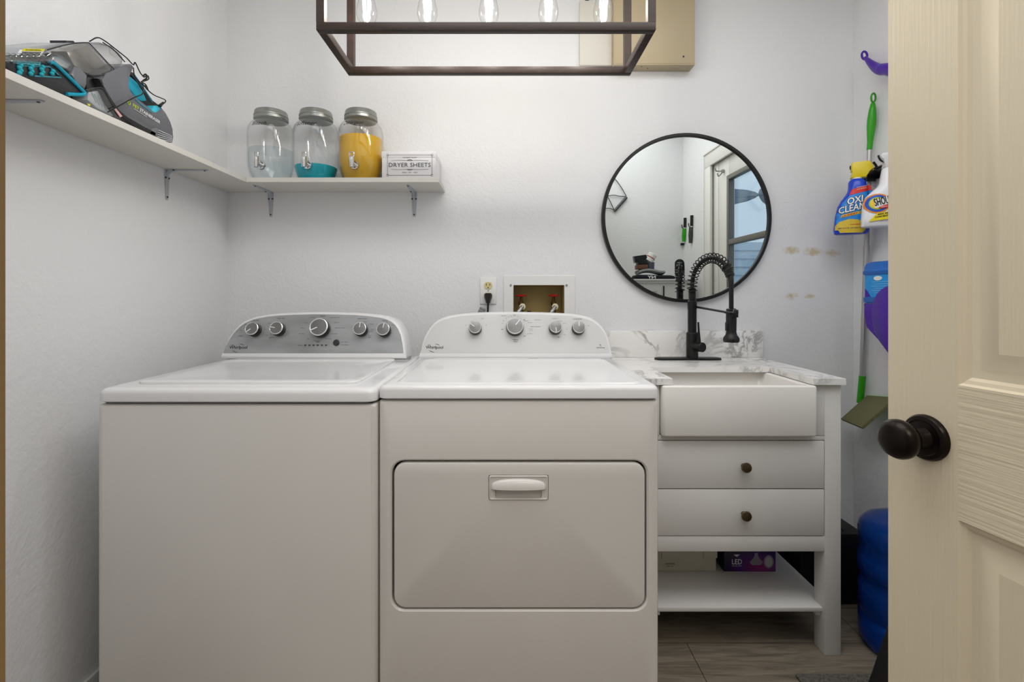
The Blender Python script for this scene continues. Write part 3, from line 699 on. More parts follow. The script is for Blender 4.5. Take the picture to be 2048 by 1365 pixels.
m = MB(); m.tube([(fx+.012, fy, 1.103), (hx-.012, hy+.01, 1.087)], .0045, 12); m.tube([(hx+.0205*math.cos(a), hy+.0205*math.sin(a), 1.087) for a in [2*PI*k/24 for k in range(24)]], .005, 8, closed=True)
m.build('docking_arm', M_black, fa)
m = MB(); m.obox((hx+.006, hy-.0205, 1.083), (.009, .014, .0035), (0, -1, 0), bev=.002); m.build('clip', M_black, sp)
m = MB(); m.tube([(hx-.004, hy-.0248, 1.085), (hx-.004, hy-.0248, 1.098), (hx+.015, hy-.0248, 1.098), (hx+.015, hy-.0248, 1.066)], .0008, 6); m.build('clip_edge', M_chrome, sp, label='bright chrome edge line')
hv = Vector((.42, -1, .0)).normalized(); h0 = Vector((fx, fy, .942)); m = MB(); m.cyl(h0+hv*.012, h0+hv*.058, .0195, .0195, 28, .002)
lv = m.build('handle_hub', M_black, fa)
m = MB(); b0 = h0+hv*.04+Vector((0, 0, .018)); m.tube([b0, b0+Vector((-.003, 0, .04)), b0+Vector((-.006, -.002, .082))], [.0055, .0045, .0035], 12); m.build('lever', M_black, lv)

# ---- mirror
mx_, mz_, mr = .769, 1.478, .359
mir = thing('round_mirror', (mx_, YB-.012, mz_), 'large round wall mirror in a thin black frame above the sink', 'mirror')
m = MB(); m.lathe([(mr-.014, 0), (mr, 0), (mr, .022), (mr-.002, .024), (mr-.012, .024), (mr-.014, .022), (mr-.014, 0)], (mx_, YB-.0005, mz_), (0, -1, 0), 128, False, False); m.build('frame', M_black, mir)
M_mirror = P('mirror_silver', '#dfe3e1', .0, 1)
m = MB(); m.lathe([(mr-.0135, .002), (mr-.0135, .015)], (mx_, YB-.0005, mz_), (0, -1, 0), 128); m.build('mirror_glass', M_mirror, mir, angle=20)

# ---- outlet, plug, plumbing box
ox, oz = (976.5-CX)/468, CAMZ+(CY-582)/468
o_ = thing('wall_outlet', (ox, YB, oz), 'white outlet plate with cream socket above the dryer', 'outlet')
m = MB(); m.box(ox-.035, ox+.035, YB-.006, YB-.0003, oz-.057, oz+.057, .003); m.build('cover_plate', M_white, o_)
for s_ in (1, -1):
    m = MB(); m.prism([Vector((ox+a, YB-.0055, oz+s_*.0225+b)) for a, b in rrect(.034, .030, .013, 6)], (0, -.003, 0)); sc = m.build('socket', M_cream, o_)
    if s_ == 1:
        m = MB(); m.box(ox-.009, ox-.0065, YB-.0090, YB-.0083, oz+.0215, oz+.031); m.box(ox+.0055, ox+.008, YB-.0090, YB-.0083, oz+.0215, oz+.031); m.cyl((ox, YB-.0083, oz+.0135), (ox, YB-.009, oz+.0135), .0026)
        m.build('slots', M_ink, sc)
m = MB(); m.cyl((ox, YB-.006, oz), (ox, YB-.0075, oz), .003); m.build('screw', M_steel, o_)
pc = thing('plug', (ox, YB-.02, oz-.03), 'black power plug and cord hanging from the white outlet', 'plug')
m = MB(); m.loft([[Vector((ox+a*w_, YB-y_, z_)) for a, y_ in ((-1, .009), (1, .009), (1, .026), (.6, .034), (-.6, .034), (-1, .026))] for w_, z_ in ((.013, oz-.010), (.0165, oz-.016), (.0165, oz-.026), (.012, oz-.040), (.009, oz-.052))])
m.build('plug_body', M_blackg, pc)
m = MB(); m.tube(smoothpath([(ox, YB-.022, oz-.05), (ox-.001, YB-.022, oz-.08), (ox-.003, YB-.02, oz-.14), (ox-.002, YB-.02, oz-.25)]), .0042, 10); m.build('cord', M_blackg, pc)
t = thing('water_valve_box', ((PVX0+PVX1)/2, YB, PVZ0), 'recessed beige washer valve box with white surround above the dryer', 'valve box')
bx0, bx1, bz1 = (1007-CX)/468, (1150-CX)/468, CAMZ+(CY-551)/468; bz0 = bz1-.26
m = MB(); cxb, czb = (bx0+bx1)/2, (bz0+bz1)/2
L = [[Vector((cxb+a, y_, czb+b)) for a, b in rrect(bx1-bx0-2*i_, bz1-bz0-2*i_, .006)] for i_, y_ in ((0, YB-.0003), (0, YB-.003), (.002, YB-.005))]
hc, hz_ = (PVX0+PVX1)/2, (PVZ0+PVZ1)/2
L += [[Vector((hc+a, y_, hz_+b)) for a, b in rrect(PVX1-PVX0-2*i_, PVZ1-PVZ0-2*i_, .002)] for i_, y_ in ((-.001, YB-.005), (-.0006, YB-.004), (-.0006, YB+.002))]
m.loft(L, False, False); m.build('surround', M_white, t)
M_ochre = P('beige_box_liner', '#a08a52', .45)
m = MB(); L = [[Vector((hc+a, y_, hz_+b)) for a, b in rrect(PVX1-PVX0-2*i_, PVZ1-PVZ0-2*i_, .004)] for i_, y_ in ((.0, YB-.0042), (.0005, YB+.001), (.004, YB+.085))]
m.loft(L, False, True); m.build('box_liner', M_ochre, t)
for x_ in (PVX0-.012, PVX1+.010):
    m = MB(); m.cyl((x_, YB-.005, PVZ1), (x_, YB-.008, PVZ1), .0045, seg=14); m.build('screw', M_steel, t)
for i, x_ in enumerate(((1042-CX)/455, (1106-CX)/455)):
    v = thing('water_valve', (x_, YB+.03, 1.09), ['red-handled water valve on the left inside the valve box', 'red-handled water valve on the right inside the valve box'][i], 'valve', 'red water valves in the wall box')
    m = MB(); y_ = YB+.035; m.lathe([(.004, .0), (.024, .001), (.0255, .004), (.0225, .007), (.010, .0065), (.007, .010), (0, .010)], (x_, y_, 1.144), seg=24); m.build('valve_handle', M_red, v)
    m = MB(); m.cyl((x_, y_, 1.112), (x_, y_, 1.145), .0055); m.lathe([(.012, 0), (.012, .012), (.009, .014)], (x_, y_, 1.108), seg=6); m.cyl((x_, y_, 1.02), (x_, y_, 1.112), .010)
    m.build('valve_stem', P('tarnished_brass', '#5e4725', .4, .8), v)
    m = MB(); m.cyl((x_+.006, y_-.002, 1.102), (x_+.004, y_-.03, 1.100), .0135, seg=24, bev=.002); m.build('hose_washer', P('ivory_nylon', '#e2d9b8', .4), v)
    m = MB(); pth = smoothpath([(x_+.004, y_-.028, 1.101), (x_-.006, y_-.04, 1.088), (x_-.022, y_-.052, 1.068), (x_-.042, y_-.06, 1.035), (x_-.05, y_-.06, .95)]); m.tube(pth[:14], .0085, 12); m.tube(pth[12:], .0065, 12)
    m.build('supply_hose', P('braided_steel', '#b5b5b2', .35, .9, bump=(300, .5)), v)
m = MB(); m.lathe([(.014, 0), (.014, .02), (.009, .022), (.009, .03), (0, .031)], ((1058-CX)/455, YB+.04, 1.052), seg=16)
m.build('drain_cap', M_blackg, label='small round black cap between the two red valves', cat='cap')
m = MB(); pts = smoothpath([((950-CX)/470, 2.06, 1.0), ((953-CX)/470, 2.062, 1.06), ((957-CX)/470, 2.064, 1.083)]); m.obox(((957-CX)/475, 2.06, 1.052), (.014, .05, .008), (0, -1, 0), up=(.45, 0, 1), bev=.002)
for k in range(9): m.obox(Vector(((957-CX)/475, 2.0512, 1.052))+Vector((.45, 0, 1)).normalized()*(-.04+.0105*k), (.0142, .002, .0012), (0, -1, 0), up=(.45, 0, 1))
m.build('ribbed_strap', P('ribbed_grey_metal', '#8b8c8c', .4, .4), label='grey ribbed metal strap end poking up behind the dryer', cat='strap')
# ================================================================== corner shelves
ST = 1.608; SX = -1.006; SYF = 1.903
M_shelf = P('white_laminate', '#d8d5ce', .4, var=(6, .05))
m = MB(); m.box(XL+.001, SX, .45, YB-.001, ST-.018, ST, .0008); m.build('wall_shelf', M_shelf, label='long white board shelf on the left wall holding the portable cleaner', cat='shelf', group='corner wall shelves', angle=20)
m = MB(); m.box(SX+.001, -.257, SYF, YB-.001, ST-.018, ST, .0008); m.build('wall_shelf', M_shelf, label='short white board shelf on the back wall holding three glass jars', cat='shelf', group='corner wall shelves', angle=20)
def bracket(p, d, label, arm=.145, drop=.105):
    """pressed-steel bracket: p = top of the wall leg under the shelf, d = direction out from the wall"""
    d = Vector(d).normalized(); s = d.cross(Vector((0, 0, 1))); p = Vector(p); t = thing('shelf_bracket', p, label, 'bracket', 'grey steel shelf brackets')
    up = Vector((0, 0, 1)); m = MB()
    # vertical flange, tapering to the foot
    for (a, wa, b, wb) in ((0, .012, -drop, .0065),):
        m.prism([p+s*-wa+up*a, p+s*wa+up*a, p+s*wb+up*(b+.006), p+s*(wb*.6)+up*b, p-s*(wb*.6)+up*b, p-s*wb+up*(b+.006)], d*.0022)
    q = p-up*.0022
    m.prism([q-s*.012, q+s*.012, q+s*.006+d*(arm-.005), q+s*.003+d*arm, q-s*.003+d*arm, q-s*.006+d*(arm-.005)], up*.0020)
    m.build('flange', M_bracket, t)
    # raised ridge running down both legs with a curved inside corner
    m = MB(); c = [p+d*arm*.93-up*.003]
    for k in range(9):
        a = PI/2*k/8; c.append(p+d*(.034-.030*math.sin(a)) - up*(.034-.030*math.cos(a)))
    c.append(p+d*.003-up*drop*.93); w_ = .0055; L = []
    outer = c; inner = [p+d*arm*.93-up*.0005]+[p+d*(.034-.0335*math.sin(PI/2*k/8))*.5-up*(.034-.0335*math.cos(PI/2*k/8))*.5 for k in range(9)]+[p+d*.0005-up*drop*.93]
    for o1, i1 in zip(outer, inner): L.append([o1+s*w_*.4, o1-s*w_*.4, i1-s*w_, i1+s*w_])
    m.loft(L); m.build('ridge', M_bracket, t)
    for q_, ax in ((p+d*.0022-up*.028+s*.008, d), (p+d*.0022-up*.028-s*.008, d), (p+d*.0022-up*(drop-.010), d), (p+d*(arm-.012)-up*.0022, -up), (p+d*.03-up*.0022+s*.0085, -up)):
        m = MB(); m.cyl(q_-ax*.001, q_+ax*.0022, .0036, .003, 12); m.build('screw', M_dgrey, t)
zb_ = ST-.0183
for y_, lb in ((1.717, 'grey steel bracket under the left shelf nearest the corner'), (1.105, 'grey steel bracket under the left shelf, cut by the left edge of the photo')):
    bracket((XL+.0005, y_, zb_), (1, 0, 0), lb)
for x_, lb in ((-1.0, 'grey steel bracket under the left end of the jar shelf'), (-.388, 'grey steel bracket under the right end of the jar shelf')):
    bracket((x_, YB-.0005, zb_), (0, -1, 0), lb)

# ================================================================== glass dispensers
jp = [(.058, 0), (.066, .003), (.072, .012), (.080, .032), (.0865, .055), (.089, .08), (.089, .19), (.0875, .208), (.082, .224), (.073, .236), (.064, .243), (.060, .246), (.060, .262)]
def jrad(h):
    for (r0, h0), (r1, h1) in zip(jp, jp[1:]):
        if h0 <= h <= h1: return r0+(r1-r0)*(h-h0)/(h1-h0)
    return jp[-1][0]
M_lid = P('brushed_metal_lid', '#9b9c98', .34, .85)
M_water = thin_glass('clear_water', '#f6fafb', '#dbe5e8', .04, .3)
M_teal_l = P('teal_liquid', '#06b2c6', .15, trans=.15, ior=1.33)
M_amber = P('amber_liquid', '#deb026', .12, trans=.15, ior=1.33)
def jar(x, label, level, lm, word, lname):
    y = 1.9975; t = thing('glass_dispenser', (x, y, ST), label, 'drink dispenser', 'glass dispensers on the jar shelf')
    m = MB(); inner = [(r-.0035, h+.004) for r, h in jp[:-1]]+[(.057, .262)]
    m.lathe(jp+list(reversed(inner)), (x, y, ST+.0005), seg=56, cap0=True, cap1=True); m.build('jar', M_clear, t, angle=60)
    lv = [(max(jrad(h)-.005, .01), h) for h in [.005+(level-.005)*k/12 for k in range(13)]]
    m = MB(); m.lathe(lv, (x, y, ST+.001), seg=48); m.build('liquid', lm, t, label=lname, angle=60)
    m = MB(); m.lathe([(.0645, .252), (.066, .254), (.066, .258), (.0635, .260), (.0635, .264), (.0655, .266), (.0655, .270), (.0635, .273), (.0625, .284), (.060, .288), (.054, .2885), (.052, .287), (0, .287)], (x, y, ST), seg=48)
    m.build('lid', M_lid, t)
    # chrome tap
    yz = y-.0885; z = ST+.050
    m = MB(); m.cyl((x, yz+.010, z), (x, yz-.007, z), .0175, .0165, 28, .002); m.cyl((x, yz-.006, z), (x, yz-.030, z), .0085, seg=20)
    sp_ = m.build('spigot', M_chrome, t)
    m = MB(); m.lathe([(.0070, -.017), (.0080, -.016), (.0100, .010), (.0100, .020), (.0085, .022), (.0075, .024)], (x, yz-.034, z), seg=24); m.build('spout', M_chrome, sp_)
    m = MB(); m.tube([(x-.008, yz-.034, z+.022), (x-.0085, yz-.035, z+.038), (x-.006, yz-.035, z+.0405), (x+.006, yz-.035, z+.0405), (x+.0085, yz-.035, z+.038), (x+.008, yz-.034, z+.022)], .0026, 8)
    m.build('tap_lever', M_chrome, sp_)
    def wp(a, h, d):
        r = jrad(max(0, h))+.0006+d; an = a/jrad(max(0, h)); return Vector((x+r*math.sin(an), y-r*math.cos(an), ST+h))
    m = MB(); m.text(word, (-.008, .2165), None, w=.058 if len(word) < 7 else .080, h=.017, warp=wp, shear=.35, bold=.012)
    m.build('lettering', M_ink, t, angle=0, recalc=False)
    m = MB()   # embossed arch under the neck
    pts = [wp(-.028+.056*k/24, .203+.010*abs(math.cos(PI*k/24))**.5*(1 if k != 12 else 1)*(-1 if False else 1)-(.0 if True else 0), .0) for k in range(25)]
    pts = [wp(-.034+.068*k/28, .1985-.008*abs(math.sin(PI*(k/28*2-1)*.5))**1.2, .0) for k in range(29)]
    m.tube(pts, .0009, 6); m.build('embossed_arch', M_clear, t)
jar(-.953, 'glass dispenser jar of clear liquid, leftmost of the three jars on the shelf', .128, M_water, 'Bleach', 'clear liquid')
jar(-.770, 'glass dispenser jar with a little teal liquid at the bottom', .060, M_teal_l, 'Softener', 'teal liquid')
jar(-.587, 'glass dispenser jar mostly full of amber liquid, beside the dryer sheet box', .176, M_amber, 'Detergent', 'amber liquid')

# dryer sheet box
t = thing('dryer_sheet_box', (-.38, 2.0, ST), 'white metal box lettered DRYER SHEETS at the right end of the jar shelf', 'box')
M_boxw = P('white_painted_tin', '#e6e4e6', .3); M_print = P('grey_print', '#4c4b4e', .5)
bx0_, bx1_, byf = -.487, -.274, 1.938
B(bx0_, bx1_, byf, 2.086, ST+.0005, ST+.088, .002).build('box_body', M_boxw, t)
m = MB(); m.box(bx0_-.0012, bx1_+.0012, byf-.0012, 2.0875, ST+.086, ST+.112, .002); m.build('lid', M_boxw, t)
m = MB(); fc = (0, -1, 0); yo = byf-.0016; bc = (bx0_+bx1_)/2+.004; zc_ = ST+.054
m.text('DRYER SHEETS', (bc, yo, zc_+.004), fc, w=.166, h=.017); m.text('LAUNDRY ROOM', (bc, yo, zc_+.033), fc, w=.056, h=.005); m.text('WASH  ·  DRY  ·  FOLD', (bc, yo, zc_-.026), fc, w=.062, h=.005)
# serifs on the big letters: thin feet lines along cap line and baseline
for sz_ in (1, -1):
    pts = [(bc-.074+.148*k/40, yo, zc_+.004+sz_*(.0165+.0035*math.sin(PI*2*k/40)*(1 if k < 20 else -1)*.6)) for k in range(41)]; m.tube(pts, .0005, 4)
    m.tube([(bc-.010, yo, zc_+.004+sz_*.0185), (bc, yo, zc_+.004+sz_*.0205), (bc+.010, yo, zc_+.004+sz_*.0185)], .0010, 4)
fr_ = [(bc+a, yo, zc_+.003+b) for a, b in rrect(.176, .080, .004, 4)]; m.tube(fr_, .0006, 4, closed=True)
for sx_ in (-1, 1):
    for sz_ in (-1, 1): m.tube([(bc+sx_*.088+.004*math.cos(a), yo, zc_+.003+sz_*.04+.004*math.sin(a)) for a in [k*PI/6 for k in range(12)]], .0005, 4, closed=True)
m.build('lettering', M_print, t, angle=0, recalc=False)

# ================================================================== handheld cleaner on the left shelf
def V(x, y, X=-1.045):
    p = pxX(x*.1905, 40+y*.1905, X); p.z = max(p.z, ST+.0012); return p
vac = thing('handheld_cleaner', (-1.09, 1.25, ST), 'grey and teal handheld carpet cleaner lying on the long left shelf', 'carpet cleaner')
def vpoly(name, pts, mat, X=-1.045, dep=.09, bev=.004, parent=None, label=None):
    m = MB(); m.prism([V(a, b, X) for a, b in pts], (-dep, 0, 0), bev); return m.build(name, mat, parent or vac, label=label, angle=40)
M_vgrey = P('charcoal_gloss_plastic', '#6b6c71', .25); M_vdark = P('near_black_plastic', '#242427', .4)
M_tank = thin_glass('smoky_clear_tank', '#f0f0f0', '#a2a4a8', .10, .35)
body = vpoly('body', [(1042, 612), (1120, 590), (1200, 525), (1300, 480), (1385, 462), (1412, 490), (1395, 540), (1335, 600), (1328, 690), (1365, 770), (1440, 850), (1595, 968), (1640, 960), (1690, 902), (1740, 980), (1795, 1065), (1822, 1150), (1826, 1230), (1818, 1285), (1600, 1185), (1480, 1108), (1330, 1018), (1235, 950), (1150, 800), (1090, 690)], M_vgrey, -1.045, .10, .006)
vpoly('underbody', [(1040, 618), (1100, 700), (1160, 815), (1245, 955), (1340, 1020), (1490, 1108), (1640, 1180), (1640, 1250), (1540, 1190), (1420, 1120), (1270, 1010), (1185, 900), (1120, 770)], M_vdark, -1.040, .10, .004)
vpoly('vent', [(1640, 1130), (1825, 1215), (1815, 1290), (1560, 1195), (1600, 1140)], M_vgrey, -1.040, .09, .003)
m = MB()
for k in range(5):
    a, b = (1665-5*k, 1160+22*k), (1805, 1222+14*k); m.tube([V(*a, -1.0385), V(*b, -1.0385)], .0016, 6)
m.build('vent_slots', P('light_grey_slot', '#b5b5b8', .4), vac)
vpoly('grip', [(1328, 605), (1345, 585), (1372, 588), (1440, 660), (1500, 735), (1550, 850), (1500, 858), (1450, 838), (1375, 745), (1335, 680)], M_teal, -1.050, .06, .006, label='teal trigger grip')
vpoly('handle_strap', [(1380, 540), (1415, 560), (1500, 700), (1600, 855), (1690, 905), (1640, 960), (1595, 968), (1440, 850), (1465, 848), (1552, 855), (1505, 735), (1440, 655), (1375, 585)], M_vdark, -1.07, .035, .003)
m = MB(); m.tube([V(1412, 575, -1.066), V(1500, 700, -1.066), V(1600, 862, -1.066)], .0016, 6); m.tube([V(1418, 835, -1.044), V(1500, 905, -1.044), V(1592, 972, -1.044)], .0013, 6)
m.build('teal_piping', M_teal, vac)
vpoly('power_cap', [(1588, 952), (1640, 900), (1688, 912), (1680, 945), (1635, 978)], P('bright_teal', '#35c3dd', .3), -1.0445, .05, .002, label='bright teal charging cap')
# clear tank, two domes
tk = vpoly('water_tank', [(450, 375), (500, 312), (690, 262), (830, 240), (930, 240), (1010, 330), (1110, 430), (1192, 525), (1120, 575), (1045, 602), (985, 600), (900, 568), (800, 495), (700, 420), (560, 352), (520, 340), (500, 420)], M_tank, -1.050, .10, .010)
vpoly('tank_core', [(700, 330), (930, 262), (1170, 525), (1050, 585), (900, 555), (780, 480)], P('iridescent_grey_liner', '#b9b5ac', .2, .4, var=(18, .5)), -1.10, .04, .004, tk)
vpoly('tank_cover', [(930, 236), (1080, 233), (1170, 275), (1262, 335), (1308, 395), (1300, 470), (1205, 520), (1110, 425), (1010, 320)], M_tank, -1.047, .09, .010)
m = MB(); m.tube([V(930, 238, -1.048), V(1020, 330, -1.048), V(1110, 428, -1.048), V(1200, 522, -1.048)], .0013, 8); m.tube(smoothpath([V(500, 312, -1.048), V(690, 262, -1.048), V(830, 240, -1.048), V(930, 238, -1.048)]), .0014, 8)
m.tube(smoothpath([V(1080, 235, -1.047), V(1200, 320, -1.047), V(1310, 440, -1.047)]), .0015, 8); m.build('tank_seam', M_dgrey, vac)
vpoly('top_shell', [(150, 370), (230, 295), (330, 280), (700, 240), (830, 240), (690, 265), (500, 312), (450, 378), (420, 390), (180, 372)], P('light_grey_shell', '#9b9da0', .25), -1.055, .09, .004)
vpoly('tank_latch', [(695, 215), (775, 218), (795, 240), (760, 252), (700, 248)], M_vdark, -1.06, .04, .002)
m = MB(); m.prism([V(*p, -1.0545) for p in ((215, 312), (470, 312), (425, 385), (172, 370))], (-.002, 0, 0)); lb_ = m.build('warning_label', P('label_white', '#e3e3e3', .5), vac, label='white and yellow warning label')
m = MB(); m.prism([V(*p, -1.0535) for p in ((250, 300), (474, 304), (452, 330), (232, 326))], (-.001, 0, 0)); m.build('yellow_band', P('label_yellow', '#d9cf22', .5), lb_)
m = MB()
for k in range(3): m.tube([V(232-14*k, 340+14*k, -1.0537), V(430-8*k, 343+14*k, -1.0537)], .0008, 4)
rt = (V(425, 318, -1.053)-V(275, 314, -1.053)).normalized(); m.text('WARNING', V(350, 315, -1.0528), (1, 0, 0), w=.04, h=.003, up=Vector((1, 0, 0)).cross(rt)); m.build('label_print', M_ink, lb_, angle=0)
vpoly('brush_housing', [(52, 430), (500, 450), (560, 440), (640, 500), (880, 735), (895, 785), (640, 790), (300, 700), (60, 480)], M_vdark, -1.046, .11, .004)
m = MB(); m.tube(smoothpath([V(512, 450, -1.044), V(560, 452, -1.044), V(640, 520, -1.044), V(870, 745, -1.044), V(884, 772, -1.044), V(850, 784, -1.044), V(700, 778, -1.044)], 6), .0042, 10); m.build('teal_trim', M_teal, vac)
m = MB()
for k, (a, b) in enumerate(((210, 520), (328, 530), (442, 538), (552, 562))):
    for j in range(4 if k < 3 else 2): m.ball(V(a+(-6 if j % 2 else 6), b-45+j*27+(20 if k == 3 else 0), -1.043), .0048, 10)
m.build('brush_tufts', P('teal_bristle', '#129fae', .6), vac)
m = MB(); m.tube([V(180, 478, -1.0445), V(520, 492, -1.0445), V(610, 575, -1.0445), V(640, 605, -1.0445), V(360, 590, -1.0445)], .0018, 6); m.build('window_edge', P('faded_teal_edge', '#3f8d99', .4), vac)
m = MB(); 
for k in range(7): m.obox(V(110+62*k, 405, -1.042), (.010, .007, .004), (1, 0, 0), up=(0, .3, 1), bev=.002)
m.tube([V(75, 418, -1.043), V(300, 425, -1.043), V(510, 435, -1.043)], .006, 10); m.build('nozzle_lip', M_clearp, vac)
m = MB(); m.prism([V(*p, -1.041) for p in ((170, 428), (430, 440), (425, 478), (180, 462))], (-.003, 0, 0)); m.build('lip_window', P('pale_teal_plastic', '#5fb9c4', .2, trans=.3), vac)
vpoly('side_shell', [(735, 575), (785, 480), (860, 515), (920, 580), (915, 680), (890, 738), (800, 650)], M_vgrey, -1.047, .10, .004)
vpoly('duct_core', [(530, 430), (575, 375), (655, 392), (760, 475), (728, 540), (645, 468)], P('pale_grey_core', '#c6c8cc', .3), -1.06, .06, .004)
vpoly('clear_duct', [(505, 440), (560, 350), (660, 372), (780, 470), (735, 565), (640, 480), (560, 435)], M_clearp, -1.046, .10, .006)
vpoly('neck', [(915, 600), (985, 600), (1042, 620), (1100, 720), (1090, 760), (905, 760)], M_vdark, -1.06, .08, .003)
vpoly('nozzle_core', [(930, 760), (1000, 735), (1070, 742), (1110, 800), (1180, 910), (1280, 1030), (1420, 1100), (1300, 1060), (1020, 930), (920, 840)], P('pale_grey_core', '#c6c8cc'), -1.06, .04, .003)
vpoly('spot_nozzle', [(900, 730), (1000, 713), (1085, 722), (1130, 790), (1200, 900), (1290, 1012), (1440, 1090), (1565, 1150), (1570, 1190), (1300, 1080), (1000, 930), (880, 830)], M_clearp, -1.042, .07, .005)
m = MB()
for k in range(4): m.tube([V(960+32*k, 760+18*k, -1.041), V(1010+34*k, 870+22*k, -1.041)], .0016, 6)
m.tube(smoothpath([V(900, 735, -1.041), V(1000, 715, -1.041), V(1090, 728, -1.041), V(1180, 880, -1.041), V(1290, 1015, -1.041)]), .0018, 6); m.build('nozzle_ribs', M_clearp, vac)
m = MB(); m.prism([V(*p, -1.0395) for p in ((1195, 930), (1215, 922), (1285, 1012), (1262, 1022))], (-.001, 0, 0)); m.build('nozzle_sticker', P('pale_pink_sticker', '#d8a6a6', .5), vac)
m = MB(); m.prism([V(*p, -1.0395) for p in ((915, 880), (950, 884), (945, 905), (930, 900))], (-.001, 0, 0)); m.build('yellow_mark', MATS['label_yellow'], vac)
a_, b_ = V(1395, 893, -1.044), V(1680, 1078, -1.044); rt = (b_-a_).normalized(); up_ = Vector((1, 0, 0)).cross(rt); Lt = (b_-a_).length
m = MB(); m.text('PET', a_.lerp(b_, .10)+Vector((.0005, 0, 0)), (1, 0, 0), w=Lt*.21, h=.009, up=up_, bold=.02); m.tube([a_+rt*(-.014+.005*math.cos(k*PI/5)*.8)+up_*(.005*math.sin(k*PI/5))-up_*.001 for k in range(11)], .0012, 5)
m.build('lime_lettering', P('lime_print', '#b9d22c', .5), vac, angle=0, recalc=False)
m = MB(); m.text('STAINERASER', a_.lerp(b_, .62)+Vector((.0005, 0, 0)), (1, 0, 0), w=Lt*.76, h=.009, up=up_, bold=.02); m.tube([a_+rt*.004-up_*.0085+Vector((.0005, 0, 0)), a_+rt*Lt*.5-up_*.0085+Vector((.0005, 0, 0))], .0009, 4)
m.build('white_lettering', P('white_print', '#e8e8e8', .5), vac, angle=0, recalc=False)
m = MB(); X_ = -1.036
m.tube(smoothpath([V(940, 225, -1.05), V(1020, 186, -1.05), V(1100, 220, -1.05), V(1250, 335, X_), V(1330, 400, X_), V(1398, 470, X_), V(1420, 448, X_), V(1470, 550, X_), V(1510, 600, X_)]), .0016, 8)
m.tube(smoothpath([V(1400, 500, X_), V(1415, 590, X_), V(1470, 655, X_), V(1515, 690, X_), V(1545, 730, X_), V(1620, 790, X_), V(1725, 835, X_), V(1735, 862, X_), V(1690, 900, X_)]), .0016, 8)
m.tube(smoothpath([V(1515, 600, X_), V(1550, 585, X_), V(1560, 620, X_), V(1520, 640, X_), V(1485, 650, X_), V(1530, 680, X_), V(1555, 735, X_)]), .0017, 8)
m.tube(smoothpath([V(1510, 690, X_), V(1495, 775, X_), V(1400, 820, X_), V(1200, 930, X_+.003), V(1130, 968, X_+.003)]), .0015, 8)
m.tube(smoothpath([V(1500, 590, X_), V(1530, 570, X_), V(1540, 610, X_), V(1500, 640, X_), V(1500, 680, X_), V(1540, 700, X_)]), .0022, 8)
m.cyl(V(1675, 905, X_), V(1715, 868, X_), .005, .003, 12); m.build('cord', M_blackg, vac)

# ================================================================== linear chandelier
M_frame = P('brown_weathered_metal', '#35261e', .45, .1, var=(14, .3, (1, 6, 6)))
ch = thing('linear_chandelier', (-.053, 1.513, 1.892), 'brown open rectangular chandelier with five glowing filament bulbs', 'chandelier')
fx0, fx1, fy0, fy1, fz0, fz1, bt = -.528, .422, 1.369, 1.657, 1.8925, 2.24, .0225
m = MB()
for z in (fz0, fz1-bt):
    m.box(fx0, fx1, fy0, fy0+bt, z, z+bt, .001); m.box(fx0, fx1, fy1-bt, fy1, z, z+bt, .001)
    m.box(fx0, fx0+bt, fy0+bt, fy1-bt, z, z+bt, .001); m.box(fx1-bt, fx1, fy0+bt, fy1-bt, z, z+bt, .001)
for x in (fx0, fx1-bt):
    for y in (fy0, fy1-bt): m.box(x, x+bt, y, y+bt, fz0+bt, fz1-bt, .0)
m.build('frame', M_frame, ch)
m = MB(); m.box(fx0+bt, fx1-bt, 1.513-.015, 1.513+.015, 2.21, 2.235, .002); m.cyl((-.053, 1.513, 2.235), (-.053, 1.513, 2.58), .007); m.cyl((-.053, 1.513, 2.575), (-.053, 1.513, ZC-.0005), .06, .065, 32)
m.build('hanging_bar', M_frame, ch)
M_bulb = thin_glass('bulb_glass', '#ffffff', '#d8d4c4', .05, .2)
M_fil = P('filament_glow', '#fff6dd', .5, emit=('#fff3dc', 45))
for i, x in enumerate((-.427, -.240, -.050, .134, .304)):
    z0 = 1.984; m = MB()
    m.lathe([(0, 0), (.010, .0015), (.020, .008), (.0275, .020), (.0310, .034), (.0305, .048), (.0265, .068), (.0205, .092), (.0155, .110), (.0135, .122)], (x, 1.513, z0), seg=32, cap0=False, cap1=False)
    bl = m.build('bulb', M_bulb, ch, angle=60)
    m = MB()
    for k in range(6):
        a = k*PI/3; m.tube([(x+.006*math.cos(a), 1.513+.006*math.sin(a), z0+.022), (x+.011*math.cos(a+.4), 1.513+.011*math.sin(a+.4), z0+.088)], .0016, 6)
    m.build('filament', M_fil, bl)
    m = MB(); m.cyl((x, 1.513, z0+.108), (x, 1.513, 2.212), .017, .019, 24, .002); m.build('socket', M_frame, ch)
    lamp('bulb_light', 'POINT', (x, 1.513, z0+.05), BULB_W, (1, .985, .965), shadow_soft_size=.013)

